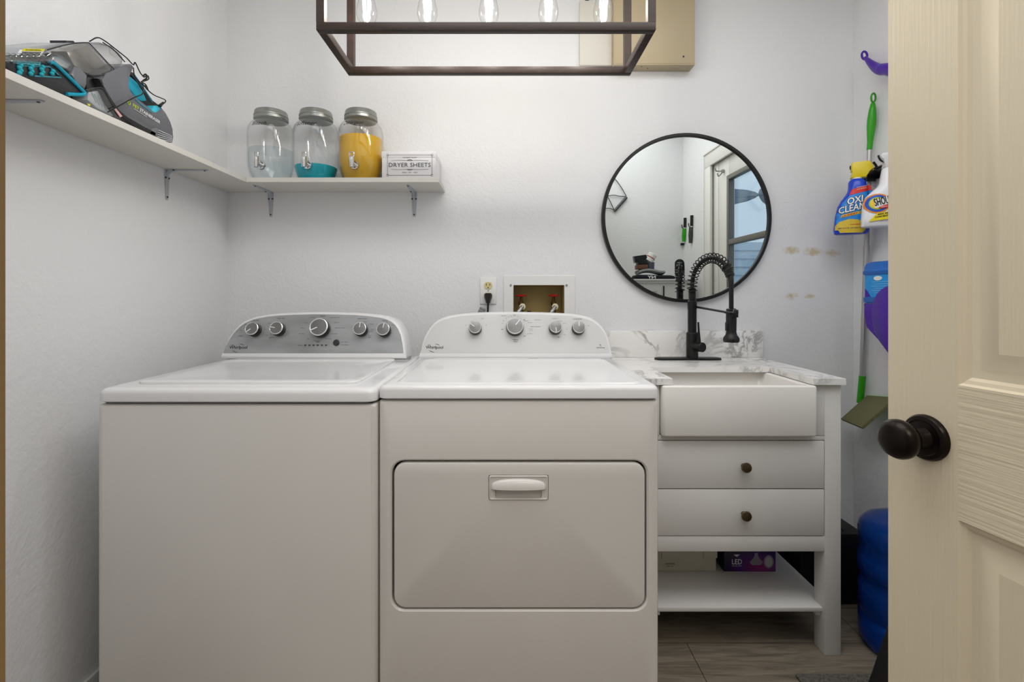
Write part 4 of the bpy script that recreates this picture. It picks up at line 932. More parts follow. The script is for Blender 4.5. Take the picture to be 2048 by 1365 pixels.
# ================================================================== boxes high on the back wall
M_beige = P('beige_painted_metal', '#bbab8b', .4, var=(3, .06))
t = thing('electrical_panel', (.62, YB, 2.10), 'beige metal electrical panel box high on the back wall', 'electrical panel')
B(.452, .788, 2.033, YB-.0005, 2.106, 2.585, .0015).build('enclosure', M_beige, t)
m = MB(); m.box(.458, .785, 2.0315, 2.0335, 2.112, 2.58, .0006); m.build('cover', M_beige, t)
m = MB()
for x_ in (.50, .74): m.cyl((x_, 2.033, 2.14), (x_, 2.030, 2.14), .004, seg=12)
for x_, y_ in ((.53, 2.05), (.60, 2.06), (.57, 2.045)): m.cyl((x_, y_, 2.1062), (x_, y_, 2.1045), .0022, seg=10)
m.build('screw', M_dgrey, t)
t = thing('junction_box', (.38, YB, 2.12), 'thin off-white painted box on the wall, left of the beige panel', 'junction box')
B(.316, .4515, 2.068, YB-.0005, 2.122, 2.395, .002).build('enclosure', P('painted_over_metal', '#d9d5cc', .45), t)
m = MB(); m.tube([(.372+.052*math.cos(a), 2.0675, 2.25+.052*math.sin(a)) for a in [PI*.8+k*PI*.5/12 for k in range(13)]], .0008, 5); m.build('knockout_ring', P('painted_over_metal', '#d9d5cc'), t)
m = MB(); m.cyl((.348, 2.078, 2.39), (.348, 2.078, ZC-.001), .008, seg=16); m.build('conduit', M_dgrey, label='thin dark conduit rising from the off-white box to the ceiling', cat='pipe')

# ================================================================== things on the vanity shelf
sz_ = .1465
t = thing('cardboard_box', (.63, 1.87, sz_), 'plain off-white shallow lidded cardboard box on the vanity bottom shelf', 'box')
M_card = P('off_white_cardboard', '#d8d2c0', .7)
B(.46, .768, 1.782, 2.00, sz_, sz_+.062, .002).build('box_base', M_card, t)
B(.456, .7715, 1.779, 2.004, sz_+.048, sz_+.10, .002).build('lid', M_card, t)
m = MB(); m.text('SLIMSTONE', (.60, 1.7812, sz_+.027), (0, -1, 0), w=.034, h=.006, bold=.02); m.text('PAN 130', (.60, 1.7812, sz_+.018), (0, -1, 0), w=.022, h=.004, bold=.02); m.box(.568, .5695, 1.7785, 1.779, sz_+.049, sz_+.07); m.box(.72, .7212, 1.7785, 1.779, sz_+.049, sz_+.098)
m.build('lettering', M_print, t, angle=0, recalc=False)
t = thing('light_bulb_box', (.89, 1.84, sz_), 'purple and black light bulb box lettered LED on the vanity bottom shelf', 'box')
m = bpy.data.materials.new('purple_black_print'); m.use_nodes = True; nt = m.node_tree; tc = nt.nodes.new('ShaderNodeTexCoord')
mp = nt.nodes.new('ShaderNodeMapping'); mp.vector_type = 'TEXTURE'; mp.inputs['Location'].default_value = (.035, -.06, .015); mp.inputs['Scale'].default_value = (.13, .3, .075)
g = nt.nodes.new('ShaderNodeTexGradient'); g.gradient_type = 'SPHERICAL'; cr = nt.nodes.new('ShaderNodeValToRGB')
cr.color_ramp.elements[0].color = lin('#1a1230'); cr.color_ramp.elements[1].color = lin('#a3267c'); e = cr.color_ramp.elements.new(.45); e.color = lin('#52207e')
nt.links.new(tc.outputs['Object'], mp.inputs[0]); nt.links.new(mp.outputs[0], g.inputs[0]); nt.links.new(g.outputs['Fac'], cr.inputs[0]); nt.links.new(cr.outputs[0], nt.nodes['Principled BSDF'].inputs['Base Color']); nt.nodes['Principled BSDF'].inputs['Roughness'].default_value = .3
M_ledbox = m
B(.795, .983, 1.779, 1.90, sz_, sz_+.10, .001).build('carton', M_ledbox, t)
m = MB(); fy_ = 1.7784; m.text('LED', (.842, fy_, sz_+.036), (0, -1, 0), w=.036, h=.019, bold=.02); m.text('PAR 30 LIGHT', (.842, fy_, sz_+.021), (0, -1, 0), w=.036, h=.004); m.prism([(.830, fy_, sz_+.062), (.852, fy_, sz_+.062), (.841, fy_, sz_+.053)], (0, -.0002, 0))
m.build('lettering', P('white_print', '#e8e8e8'), t, angle=0, recalc=False)
m = MB(); c_ = Vector((.912, fy_, sz_+.028)); m.prism([c_+Vector((a, 0, b)) for a, b in ((-.024, .006), (-.012, .020), (-.006, .030), (-.006, .040), (.006, .040), (.006, .030), (.012, .020), (.024, .006), (.016, -.004), (-.016, -.004))], (0, -.0003, 0))
m.prism([(.957+.018*math.cos(a), fy_, sz_+.036+.024*math.sin(a)) for a in [k*PI/12 for k in range(24)]], (0, -.0003, 0)); pic = m.build('bulb_picture', P('print_silver', '#9c93a0', .4), t)
m = MB(); m.prism([(.957+.013*math.cos(a), fy_-.0004, sz_+.036+.018*math.sin(a)) for a in [k*PI/12 for k in range(24)]], (0, -.0002, 0)); m.build('lens_picture', P('print_pale', '#c2c0c0', .4), pic)
# ================================================================== right back corner
WX = XR
rail = thing('broom_holder', (WX, 1.97, 1.62), 'black wall-mounted broom holder rail with grip clips on the right wall', 'broom holder')
m = MB(); m.box(WX-.010, WX-.0005, 1.70, 2.045, 1.615, 1.655, .003); m.build('rail', M_blackg, rail)
for y_ in (1.985, 1.78):
    m = MB(); m.box(WX-.046, WX-.009, y_-.032, y_-.022, 1.605, 1.65, .003); m.box(WX-.046, WX-.009, y_+.022, y_+.032, 1.605, 1.65, .003)
    m.cyl((WX-.045, y_-.024, 1.632), (WX-.045, y_+.024, 1.632), .0085, seg=16); m.build('grip_clip', M_blackg, rail)
for y_, z_, dx_ in ((1.905, 1.655, .045),):
    m = MB(); m.tube(smoothpath([(WX-.02, y_, z_), (WX-.05, y_, z_-.012), (WX-dx_, y_, z_-.004), (WX-dx_-.012, y_, z_+.014)]), .0045, 8); m.build('hook', M_blackg, rail)
# green mop
gm = thing('flat_mop', (1.44, 1.98, .66), 'green flat mop with a metal pole hanging by the broom holder', 'mop')
A_ = pxX(1746, 205, 1.466); Bm = pxX(1739, 300, 1.466); Cm = pxX(1725, 752, 1.466); Dm = pxX(1720, 806, 1.466)
dn = (Bm-A_).normalized(); m = MB()
pr = [(.004, 0), (.008, .004), (.0125, .03), (.0155, .065), (.0155, .09), (.0125, .125), (.0098, .155), (.0098, (Bm-A_).length)]
m.lathe(pr, A_, dn, 20); o_ = A_-dn*.018; sd = Vector((.5, -.85, 0)).normalized()*-1; sd = Vector((.85, .25, 0)).normalized()
m.tube([o_+sd*(.0115*math.cos(a))+dn*(.017*math.sin(a)) for a in [k*PI/12 for k in range(24)]], .0036, 8, closed=True); m.build('handle', M_green, gm)
m = MB(); m.tube([Bm-dn*.01, Bm.lerp(Cm, .42)], .0088, 16); m.tube([Bm.lerp(Cm, .42), Cm+ (Dm-Cm).normalized()*.01], .0105, 16); m.build('pole', P('satin_aluminium', '#b9b9b9', .35, .8), gm)
m = MB(); m.tube([Cm, Dm], .0125, 16); m.build('pole_socket', M_green, gm)
P1, P2, P3, P4 = px2(1681, 838, 2.00), px2(1741, 792, 2.02), px2(1800, 797, 1.83), px2(1722, 855, 1.80)
P1, P2, P3, P4 = px2(1681, 838, 2.02), px2(1741, 791, 2.00), px2(1790, 795, 1.80), px2(1722, 855, 1.86)
P3.x = min(P3.x, WX-.012); P2.x = min(P2.x, WX-.012)
nn = (P2-P1).cross(P4-P1).normalized(); nn = nn if nn.y > 0 else -nn; nn = nn if nn.dot(P1-Vector((0, 0, CAMZ))) > 0 else -nn
m = MB(); m.prism([P1, P2, P3, P4], nn*.010, .002); m.build('mop_pad', P('khaki_microfibre', '#6c6b48', .9, bump=(220, .8)), gm, label='khaki cloth pad')
cq = (P1+P2+P3+P4)/4; m = MB(); m.prism([cq.lerp(p, .86)+nn*.0105 for p in (P1, P2, P3, P4)], nn*.006, .002); m.tube([P2+nn*.008, P3+nn*.008], .006, 8); m.build('mop_plate', P('lime_plastic', '#62b52a', .35), gm)
# purple handle hanging higher
t = thing('hand_brush', (1.45, 1.93, 2.02), 'purple plastic curved handle hanging high on the right wall', 'brush')
a0 = [pxX(1731, 116, 1.455), pxX(1742, 127, 1.45), pxX(1758, 138, 1.45), pxX(1778, 139, 1.45), pxX(1800, 150, 1.45), pxX(1830, 170, 1.45)]
m = MB(); sp_ = smoothpath(a0, 6); m.tube(sp_, [.0075+.0145*min(1, k/14)**1.2 for k in range(len(sp_))], 14); m.build('handle', M_purple, t)
o_ = pxX(1729, 111, 1.455); m = MB(); d1_ = Vector((0, .25, 1)).normalized(); d2_ = Vector((.8, -.5, .1)).normalized()
m.tube([o_+d1_*(.0185*math.sin(a))+d2_*(.0085*math.cos(a)) for a in [k*PI/12 for k in range(24)]], .0042, 8, closed=True); m.build('hang_loop', M_purple, t)
m = MB(); m.box(1.47, WX-.0005, 1.70, 1.86, 1.96, 2.02, .004); m.build('brush_head', M_purple, t)

# spray bottles
def ell_bottle(prof):
    def w(x, z, d):
        for (z0, c0, a0, b0), (z1, c1, a1, b1) in zip(prof, prof[1:]):
            if z0 <= z <= z1: break
        t_ = (z-z0)/(z1-z0) if z1 > z0 else 0; t_ = max(0, min(1, t_)); c = c0+(c1-c0)*t_; a = a0+(a1-a0)*t_; b = b0+(b1-b0)*t_
        u = max(-.985, min(.985, (x-c)/a)); q = 2.6
        return Vector((x, -b*(1-abs(u)**q)**(1/q)-.0005-d, z))
    L = []
    for z, c, a, b in prof:
        ring_ = []
        for k in range(40):
            th = 2*PI*k/40; q = 2/2.6; cs, sn = math.cos(th), math.sin(th)
            ring_.append(Vector((c+a*math.copysign(abs(cs)**q, cs), b*math.copysign(abs(sn)**q, sn), z)))
        L.append(ring_)
    return L, w
# blue and yellow one
ox_ = thing('spray_bottle', (1.380, 1.945, 1.392), 'blue spray bottle with yellow trigger top, lettered label, hanging by the mop', 'spray bottle', 'stain remover spray bottles')
Mo = Matrix.Translation((1.380, 1.945, 1.392)) @ Matrix.Rotation(math.radians(-27), 4, 'Z') @ Matrix.Scale(1.0, 4)
prof = [(.0, -.006, .050, .028), (.003, -.006, .057, .032), (.02, -.006, .0585, .034), (.07, -.002, .0575, .034), (.11, .003, .0545, .034), (.135, .008, .047, .033), (.155, .013, .038, .032), (.170, .015, .0325, .031), (.185, .015, .0305, .030), (.205, .014, .029, .027), (.214, .013, .023, .022), (.217, .013, .019, .019)]
L, wp = ell_bottle(prof); m = MB(Mo); m.loft(L); m.build('bottle', P('cobalt_plastic', '#0c3fc4', .22), ox_, angle=60)
zb2 = lambda y: (1262-y)/3753.; xb2 = lambda x: (x-290)/3753.
def poly(zm, pts, off=.0):
    return [(xb2(a), zb2(b)) for a, b in pts]
def dec(name, pts, mat, par, wpf, lift, M_, cuts=9):
    m = MB(M_); m.decal(pts, lambda x, z, d: wpf(x, z, lift*2+.0008), cuts+6); return m.build(name, mat, par, angle=0, recalc=False)
M_skyb = P('label_sky_blue', '#1f86dc', .3, var=(60, .25)); M_gold = P('label_gold', '#d3b53c', .35); M_labr = P('label_red', '#cf2c1d', .35); M_labw = P('label_white2', '#eceae2', .4); M_navy = P('label_navy', '#13204f', .4)
lab = dec('label', poly(0, [(72, 1190), (80, 980), (150, 800), (235, 700), (440, 640), (520, 620), (545, 700), (500, 900), (480, 1190)]), M_skyb, ox_, wp, .0002, Mo)
dec('red_band', poly(0, [(232, 692), (262, 612), (500, 548), (512, 628), (380, 665)]), M_labr, ox_, wp, .0006, Mo)
dec('gold_field', poly(0, [(60, 1200), (62, 1135), (110, 1080), (230, 1045), (330, 1060), (430, 1110), (465, 1150), (440, 1190), (395, 1255), (120, 1245), (100, 1205)]), M_gold, ox_, wp, .0006, Mo)
dec('gold_ribbon', poly(0, [(125, 1022), (140, 980), (340, 940), (480, 910), (488, 940), (330, 985)]), M_gold, ox_, wp, .0008, Mo)
m = MB(Mo); r_ = math.radians(11)
m.text('OXI', (xb2(300), zb2(772)), None, w=.052, h=.027, rot=r_, shear=.22, warp=lambda x, z, d: wp(x, z, .0032+d), bold=.07); m.text('CLEAN', (xb2(262), zb2(885)), None, w=.087, h=.027, rot=r_, shear=.22, warp=lambda x, z, d: wp(x, z, .0032+d), bold=.06)
m.build('lettering_outline', M_navy, ox_, angle=0, recalc=False)
m = MB(Mo); m.text('OXI', (xb2(300), zb2(772)), None, w=.050, h=.026, rot=r_, shear=.22, warp=lambda x, z, d: wp(x, z, .0038+d), bold=.025); m.text('CLEAN', (xb2(262), zb2(885)), None, w=.085, h=.026, rot=r_, shear=.22, warp=lambda x, z, d: wp(x, z, .0038+d), bold=.02)
m.text('STAIN FIGHTER', (xb2(385), zb2(580)), None, w=.036, h=.004, rot=.16, warp=lambda x, z, d: wp(x, z, .0030+d)); m.text('LAUNDRY', (xb2(390), zb2(608)), None, w=.036, h=.004, rot=.16, warp=lambda x, z, d: wp(x, z, .0030+d))
m.build('lettering', M_labw, ox_, angle=0, recalc=False)
m = MB(Mo); m.text('LAUNDRY', (xb2(235), zb2(982)), None, w=.050, h=.007, rot=.18, shear=.2, warp=lambda x, z, d: wp(x, z, .0034+d), bold=.03); m.text('STAIN REMOVER', (xb2(320), zb2(1130)), None, w=.042, h=.004, warp=lambda x, z, d: wp(x, z, .0030+d), bold=.02); m.build('red_lettering', M_labr, ox_, angle=0, recalc=False)
m = MB(Mo); m.text('STAIN + ODOR', (xb2(405), zb2(948)), None, w=.030, h=.004, rot=.16, warp=lambda x, z, d: wp(x, z, .0034+d), bold=.02); m.text('NET 21.5 FL OZ (635 mL)', (xb2(240), zb2(1180)), None, w=.078, h=.004, warp=lambda x, z, d: wp(x, z, .0030+d), bold=.02); m.build('small_lettering', M_navy, ox_, angle=0, recalc=False)
M_yel = P('yellow_plastic', '#dcc51a', .3)
m = MB(Mo); m.lathe([(.018, .215), (.018, .222)], (.013, 0, 0), seg=24); m.build('neck', M_white, ox_)
m = MB(Mo); m.prism([(x, -.016, z) for x, z in ((-.008, .2215), (.044, .2215), (.046, .236), (.050, .246), (.066, .250), (.062, .270), (.052, .2845), (-.002, .283), (-.006, .272), (-.002, .258), (.0, .247), (-.003, .238))], (0, .032, 0), .003); tr = m.build('trigger_head', M_yel, ox_)
m = MB(Mo); m.tube(smoothpath([(-.006, 0, .272), (-.006, 0, .262), (.004, 0, .248), (.010, 0, .243)]), .004, 8); m.build('trigger', M_blackg, tr)
m = MB(Mo); m.box(-.006, .020, -.0155, .0155, .2475, .2700, .002); m.build('nozzle', M_yel, tr)
# white one
Ms = Matrix.Translation((1.416, 1.852, 1.408)) @ Matrix.Rotation(math.radians(-20), 4, 'Z')
sh = thing('spray_bottle', (1.416, 1.852, 1.408), 'white spray bottle with rainbow swirl label, partly hidden by the open door', 'spray bottle', 'stain remover spray bottles')
prof = [(.0, .0, .052, .028), (.003, .0, .058, .032), (.03, .0, .0585, .034), (.09, .003, .057, .034), (.115, .008, .052, .034), (.135, .016, .042, .033), (.150, .023, .0315, .031), (.165, .026, .0265, .028), (.20, .028, .0235, .024), (.215, .028, .021, .021), (.222, .028, .017, .017)]
L, wp2 = ell_bottle(prof); m = MB(Ms); m.loft(L); m.build('bottle', P('white_hdpe', '#e9e9ee', .25), sh, angle=60)
def arc(cx, cz, r0, r1, a0, a1, n=16): return [(cx+r0*math.cos(a0+(a1-a0)*k/n), cz+r0*math.sin(a0+(a1-a0)*k/n)) for k in range(n+1)]+[(cx+r1*math.cos(a1+(a0-a1)*k/n), cz+r1*math.sin(a1+(a0-a1)*k/n)) for k in range(n+1)]
cc = (-.018, .085)
for nm, r0, r1, mt, lf in (('orange_ring', .0, .040, P('label_orange', '#e28a2c', .35), .0004), ('blue_ring', .0, .0345, P('label_blue', '#1c50c0', .35), .0008), ('green_ring', .0, .025, P('label_lime', '#a9c92c', .35), .0012), ('yellow_ring', .0, .0215, P('label_sun', '#f0c63a', .35), .0016)):
    dec(nm, [(cc[0]+r1*math.cos(a), cc[1]+r1*.92*math.sin(a)) for a in [k*PI/14 for k in range(28)]], mt, sh, wp2, lf, Ms, 8)
dec('yellow_band', [(-.045, .018), (-.020, .048), (.055, .058), (.055, .030)], P('label_yellow2', '#ecd820', .35), sh, wp2, .0020, Ms)
dec('white_swash', [(-.028, .068), (.056, .072), (.056, .125), (.012, .110), (-.026, .098)], P('white_hdpe', '#e9e9ee'), sh, wp2, .0020, Ms)
dec('red_oval', [(.018+.034*math.cos(a), .0745+.0065*math.sin(a)+.2*.034*math.cos(a)) for a in [k*PI/10 for k in range(20)]], M_labr, sh, wp2, .0024, Ms)
m = MB(Ms); m.text('SHOUT', (-.001, .0935), None, w=.056, h=.029, rot=.2, warp=lambda x, z, d: wp2(x, z, .0066+d), bold=.03); m.text('60X MORE', (.008, .0465), None, w=.052, h=.006, rot=.12, shear=.2, warp=lambda x, z, d: wp2(x, z, .0062+d), bold=.03); m.text('CONCENTRATED', (.006, .037), None, w=.066, h=.006, rot=.12, shear=.2, warp=lambda x, z, d: wp2(x, z, .0062+d), bold=.03)
m.text('22 FL OZ (650 mL)', (.014, .018), None, w=.05, h=.003, rot=.05, warp=lambda x, z, d: wp2(x, z, .0030+d)); m.build('lettering', M_ink, sh, angle=0, recalc=False)
m = MB(Ms); m.text('TRIPLE-ACTING', (.014, .0735), None, w=.050, h=.005, rot=.2, warp=lambda x, z, d: wp2(x, z, .0068+d)); m.build('white_lettering', M_labw, sh, angle=0, recalc=False)
m = MB(Ms); m.prism([(x, -.016, z) for x, z in ((.010, .2215), (.046, .2215), (.048, .240), (.078, .262), (.070, .275), (.040, .280), (.005, .2765), (-.002, .268), (.004, .255), (.014, .242))], (0, .032, 0), .003); tr = m.build('trigger_head', P('translucent_white', '#dcdfe0', .25), sh)
m = MB(Ms); m.tube(smoothpath([(-.004, 0, .272), (-.002, 0, .262), (.004, 0, .252), (.016, 0, .245)]), .0035, 8); m.build('trigger', M_blackg, tr)

# blue tub standing in the purple dustpan
def zpx(y, Y): return CAMZ+(CY-y)/F*Y
t = thing('detergent_tub', (1.43, 1.85, zpx(603, 1.93)), 'blue laundry pod tub standing in the purple dustpan', 'tub')
x0, x1, y0, y1 = 1.380, 1.486, 1.74, 1.902; tz = zpx(608, 1.765)
def tubloops(spec): return [[Vector(((x0+x1)/2+a, (y0+y1)/2+b, z)) for a, b in rrect(x1-x0-2*i_, y1-y0-2*i_, .025)] for i_, z in spec]
m = MB(); m.loft(tubloops([(.006, tz), (.002, tz+.004), (.002, tz+.112), (.006, tz+.116)])); m.build('tub_body', P('bright_blue_label', '#1692e0', .25), t)
m = MB(); m.loft(tubloops([(0, tz+.004), (-.001, tz+.006), (-.001, tz+.022), (.001, tz+.024)])); m.build('base_band', P('azure_plastic', '#0f62bb', .25), t)
m = MB(); m.loft(tubloops([(.0, tz+.108), (-.002, tz+.112), (-.002, tz+.122), (.001, tz+.126), (.002, tz+.140), (.006, tz+.152), (.014, tz+.157), (.025, tz+.158)])); m.build('lid', P('azure_plastic', '#0f62bb'), t)
yo_ = pxX(1755, 550, x0).y; m = MB(); m.prism([(x0+.0022, yo_+.020*math.cos(a), tz+.094+.0085*math.sin(a)) for a in [k*PI/10 for k in range(20)]], (-.0018, 0, 0)); ol = m.build('oval_logo', P('label_white2', '#eceae2'), t)
m = MB()
for k in range(6): m.box(x0+.0008, x0+.0022, y0+.02, y0+.105-.012*(k % 2), tz+.080-.008*k, tz+.0815-.008*k)
m.build('label_lines', P('pale_blue_print', '#86cdf2', .4), t)
m = MB(); m.prism([(x0+.0022, y, z) for y, z in ((y1-.002-.02, tz+.024), (y1-.05, tz+.024), (y1-.035, tz+.045), (y1-.022, tz+.055))], (-.0014, 0, 0)); m.build('purple_corner', MATS['purple_plastic'], t)
t = thing('dustpan', (1.43, 1.85, .94), 'purple plastic dustpan hung on the right wall under the blue tub', 'dustpan')
zf = tz-.0015; Xp = 1.379
pan = [pxX(a_, b_, Xp) for a_, b_ in ((1727, 612), (1729, 630), (1732, 655), (1742, 664), (1756, 679), (1776, 706), (1800, 738), (1830, 745), (1850, 735))]
pan[0].z = zf; pan.append(Vector((Xp, pan[-1].y, zf)))
m = MB(); m.prism([(p_.x, p_.y, min(p_.z, zf)) for p_ in pan], (.109, 0, 0), .004); m.build('pan', M_purple, t)
m = MB(); lip = [pxX(a_, b_, Xp-.010) for a_, b_ in ((1800, 568), (1776, 571), (1763, 578), (1753, 588), (1746, 602), (1743, 620), (1744, 645), (1750, 668), (1776, 704), (1800, 735))]
m.prism(lip, (.0085, 0, 0), .002); m.build('scoop_lip', M_purple, t)

# blue water jug
jx, jy = 1.305, 1.585
jg = thing('water_jug', (jx, jy, 0), 'large translucent blue water jug standing on the floor behind the door', 'water jug')
pr = [(.105, .0), (.122, .006), (.131, .02), (.134, .04), (.134, .095), (.1305, .104), (.1305, .112), (.134, .12), (.134, .19), (.131, .198), (.1285, .205), (.1285, .228), (.131, .236), (.1355, .243), (.1355, .285), (.1325, .292), (.131, .30), (.131, .335), (.133, .342), (.1345, .35), (.1345, .375), (.129, .395), (.113, .412), (.08, .428), (.05, .440), (.032, .45), (.029, .46), (.029, .487), (.031, .489), (.031, .497), (.0, .498)]
M_jug = P('translucent_blue_plastic', '#0d48a4', .14, trans=.55, ior=1.3)
m = MB(); m.lathe(pr, (jx, jy, .0005), seg=64, cap1=False); m.build('jug_body', M_jug, jg, angle=60)
m = MB(); m.lathe([(.033, .477), (.034, .48), (.034, .502), (.03, .506), (0, .506)], (jx, jy, 0), seg=32); m.build('cap', P('white_cap', '#e2e2e2', .4), jg)
# black crate and clutter behind the vanity
B(1.095, 1.34, 1.82, 2.07, .0005, .262, .004).build('storage_crate', P('black_matte_plastic', '#0b0b0c', .5), label='black plastic box on the floor between the vanity and the blue jug', cat='box')
m = MB(); random.seed(3); g_ = []
for i in range(9):
    row = []
    for j in range(9):
        u, v_ = i/8*2-1, j/8*2-1; h_ = max(0, 1-(u*u+v_*v_)*.75)**.5*.05; row.append(m.bm.verts.new((1.19+.06*u+random.uniform(-.006, .006), 1.93+.07*v_+random.uniform(-.006, .006), .263+h_*(.6+.8*random.random()))))
    g_.append(row)
for i in range(8):
    for j in range(8): m._f([g_[i][j], g_[i+1][j], g_[i+1][j+1], g_[i][j+1]])
m.build('plastic_bag', P('crumpled_clear_plastic', '#b3a98f', .2, trans=.4), label='crumpled pale plastic bag lying on the black box', cat='bag')
m = MB(); m.tube(smoothpath([(1.12, 1.84, .264), (1.13, 1.84, .33), (1.17, 1.84, .355), (1.22, 1.84, .33), (1.27, 1.84, .264)]), .0022, 8); m.build('cable', M_blackg, label='thin black cable looping above the black box', cat='cable')
# black bag at the door edge, mat
m = MB(); L = []
for z, xa, xb, ya, yb in ((.012, .925, 1.20, 1.22, 1.29), (.02, .918, 1.21, 1.21, 1.30), (.124, .952, 1.20, 1.21, 1.30), (.316, 1.016, 1.20, 1.215, 1.298), (.50, 1.078, 1.19, 1.22, 1.295), (.515, 1.083, 1.185, 1.225, 1.29)):
    L.append([Vector(((xa+xb)/2+a, (ya+yb)/2+b, z)) for a, b in rrect(xb-xa, yb-ya, .02)])
m.loft(L); m.build('fabric_bag', P('black_fabric', '#0a0a0a', .8, bump=(300, .4)), label='plain black bag with sloping side, standing at the door edge', cat='bag')
m = MB(); m.box(.875, 1.42, .98, 1.478, .0005, .010, .004); m.build('door_mat', P('grey_tweed_mat', '#6b675f', .95, bump=(260, 1.0), var=(120, .5)), label='grey flecked mat on the floor at the bottom edge of the photo', cat='mat')

# ================================================================== things seen only in the round mirror
cb = thing('storage_cabinet', (1.18, .28, 0), 'tall white cabinet against the doorway wall, reflected in the round mirror', 'cabinet')
cy0, cy1, cxa, cxb, czt = .075, .42, .90, 1.44, 1.272
B(cxa+.01, cxb-.02, cy0, cy1, .002, czt-.03, .002).build('cabinet_body', M_vanity, cb)
m = MB(); m.box(cxa-.01, cxb, cy0, cy1+.022, czt-.014, czt, .003); m.box(cxa, cxb-.01, cy0, cy1+.012, czt-.032, czt-.014, .004); m.build('moulding', M_vanity, cb)
for z0, z1 in ((.95, 1.21), (.66, .93), (.06, .64)):
    m = MB(); L = []
    cx_, cz_ = (cxa+.05+1.185)/2, (z0+z1)/2; w_, h_ = 1.185-cxa-.05, z1-z0
    for i_, y_ in ((0, cy1), (0, cy1+.014), (.03, cy1+.014), (.034, cy1+.006), (.05, cy1+.006)): L.append([Vector((cx_+a, y_, cz_+b)) for a, b in rrect(w_-2*i_, h_-2*i_, .001, 1)])
    m.loft(L); dr = m.build('drawer', M_vanity, cb)
    m = MB(); m.tube([(cx_-.03, cy1+.014, cz_+.03), (cx_-.03, cy1+.03, cz_+.03), (cx_+.03, cy1+.03, cz_+.03), (cx_+.03, cy1+.014, cz_+.03)], .004, 8); m.build('handle', M_steel, dr)
B(1.205, 1.215, cy1, cy1+.004, .06, 1.22).build('stile_edge', M_gap, cb)
ct_ = czt+.0008
m = MB(); L = []
for z, k in ((0, .94), (.008, 1), (.02, 1), (.028, .95), (.032, .85)): L.append([Vector((1.165+a*k*(1+.03*math.sin(9*a/.15)), .30+b*k, ct_+z+.003*math.sin(30*a))) for a, b in rrect(.31, .16, .03)])
m.loft(L); sh_ = m.build('folded_shirt', P('black_cotton', '#15161d', .9), label='folded black shirt with white letters on the tall cabinet, in the mirror', cat='shirt')
m = MB(); m.text('NY', (1.13, .3825, ct_+.016), (0, 1, 0), w=.06, h=.02, bold=.03); m.build('print', P('white_print', '#e8e8e8'), sh_, angle=0, recalc=False)
m = MB(); L = []
for k in range(13):
    u = k/12; x_ = 1.04+.20*u; zz = ct_+.054+.012*math.sin(u*5)+.012*u; L.append([Vector((x_, .30+.07*math.cos(a), zz+.017*math.sin(a)*(1+.2*math.sin(3*a+u*7)))) for a in [j*PI/8 for j in range(16)]])
m.loft(L); m.build('folded_cloth', P('grey_knit', '#7c7f80', .9), label='crumpled grey cloth on top of the folded black shirt, in the mirror', cat='cloth')
bz_ = ct_+.079
m = MB(); m.box(1.035, 1.115, .25, .34, bz_, bz_+.035, .003); m.build('wooden_block', P('reddish_brown_wood', '#6a3f2a', .5), label='small reddish brown block on the grey cloth, in the mirror', cat='block')
m = MB(); L = []
cv = []
m.box(1.04, 1.115, .25, .33, bz_+.036, bz_+.075, .006); m.prism([(x, .27, z) for x, z in ((1.015, bz_+.075), (1.02, bz_+.05), (1.045, bz_+.055), (1.05, bz_+.075), (1.12, bz_+.074), (1.105, bz_+.115), (1.01, bz_+.102))], (0, .05, 0), .004)
m.build('power_tool', M_blackg, label='black tool with a handle on the brown block, in the mirror', cat='tool')
m = MB(); m.cyl((1.145, .31, bz_), (1.145, .31, bz_+.055), .026, .028, 24, .002); m.build('cup', P('slate_plastic', '#4c4c5c', .5), label='slate grey cup beside the brown block, in the mirror', cat='cup')
m = MB(); m.cyl((1.127, .30, bz_+.063), (1.165, .30, bz_+.120), .034, .036, 32, .003); cn = m.build('canister', P('white_paper', '#e5e3e0', .5), label='white canister with a red stripe above the slate cup, in the mirror', cat='canister')
m = MB(); m.cyl((1.1435, .30, bz_+.0878), (1.147, .30, bz_+.093), .0358, .0359, 32); m.build('red_stripe', M_red, cn)
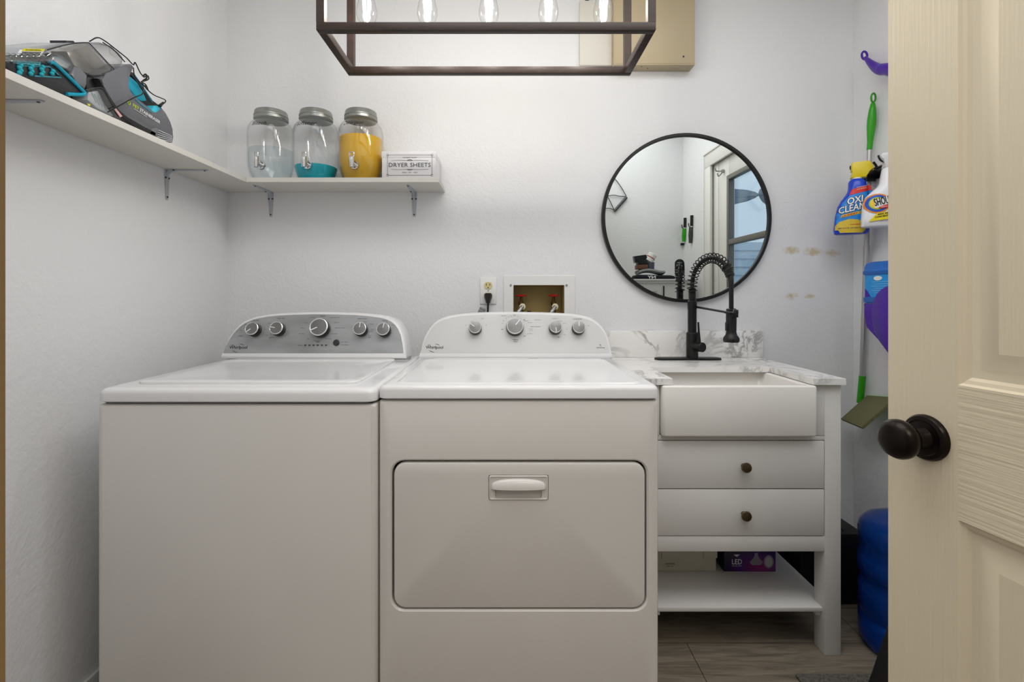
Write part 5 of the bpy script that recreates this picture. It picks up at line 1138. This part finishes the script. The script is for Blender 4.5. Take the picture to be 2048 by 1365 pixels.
# folding drying rack on the front wall
M_rk = P('dark_grey_steel', '#4f5154', .4, .6)
rk = thing('drying_rack', (.93, .063, 1.93), 'dark grey wire rack on the doorway wall, reflected at the mirror left edge', 'rack')
def fw(x, y, d=.01): 
    Yv = 2*(YB-.0155)-.063-d; return Vector(((x-CX)/F*Yv, .063+d, CAMZ+(CY-y)/F*Yv))
Q = lambda a, b, d=.01: fw(1180+a*.2784, 250+b*.2784, d)
m = MB(); m.tube([Q(175, 620), Q(262, 520)], .012, 12); m.build('bar', M_rk, rk)
m = MB(); m.tube(smoothpath([Q(262, 515), Q(225, 450), Q(180, 390), Q(120, 340)]), .0035, 8); m.tube(smoothpath([Q(262, 515), Q(210, 512), Q(170, 505), Q(125, 512)]), .0035, 8); m.tube(smoothpath([Q(175, 615), Q(150, 560), Q(125, 512)]), .0035, 8); m.tube(smoothpath([Q(175, 610), Q(140, 600), Q(100, 600), Q(50, 590)]), .0035, 8)
m.build('wire', M_rk, rk)
# two folding tools hung on the right wall near the doorway, seen in the mirror
def rw(a, b, d=.012):
    x, y = 1180+a*.2784, 250+b*.2784; Xv = XR-d; Yv = Xv*F/(x-CX); return Vector((Xv, 2*(YB-.0155)-Yv, CAMZ+(CY-y)/F*Yv))
for nm, xs_, mt, lb, top, mid, bot in (('utility_knife', 682, M_green, 'green utility knife hanging on the wall, left of two tools in the mirror', 668, 745, 840), ('utility_knife', 730, P('camo_plastic', '#3f4238', .5, var=(60, .6)), 'dark camouflage utility knife on the wall, right of two tools in the mirror', 650, 735, 850)):
    o_ = rw(xs_, mid); t = thing(nm, o_, lb, 'knife', 'tools seen in the mirror')
    m = MB(); m.tube([rw(xs_, top), rw(xs_-1, mid-8)], .011, 12); m.build('blade_cap', M_blackg, t)
    m = MB(); m.tube([rw(xs_-4, mid), rw(xs_-6, (mid+bot)/2), rw(xs_-8, bot)], [.016, .019, .014], 12); m.build('handle', mt, t)
    m = MB(); m.tube(smoothpath([rw(xs_-22, mid-28), rw(xs_-20, mid-8), rw(xs_-8, mid+2)]), .004, 8); m.build('hook', M_blackg, t)
m = MB(); m.obox(rw(664, 858), (.012, .010, .014), (-1, 0, 0), bev=.003); m.build('wall_clip', M_blackg, label='tiny black clip on the wall under the green knife, in the mirror', cat='clip')
for o in list(bpy.data.materials):
    if o.users == 0: bpy.data.materials.remove(o)
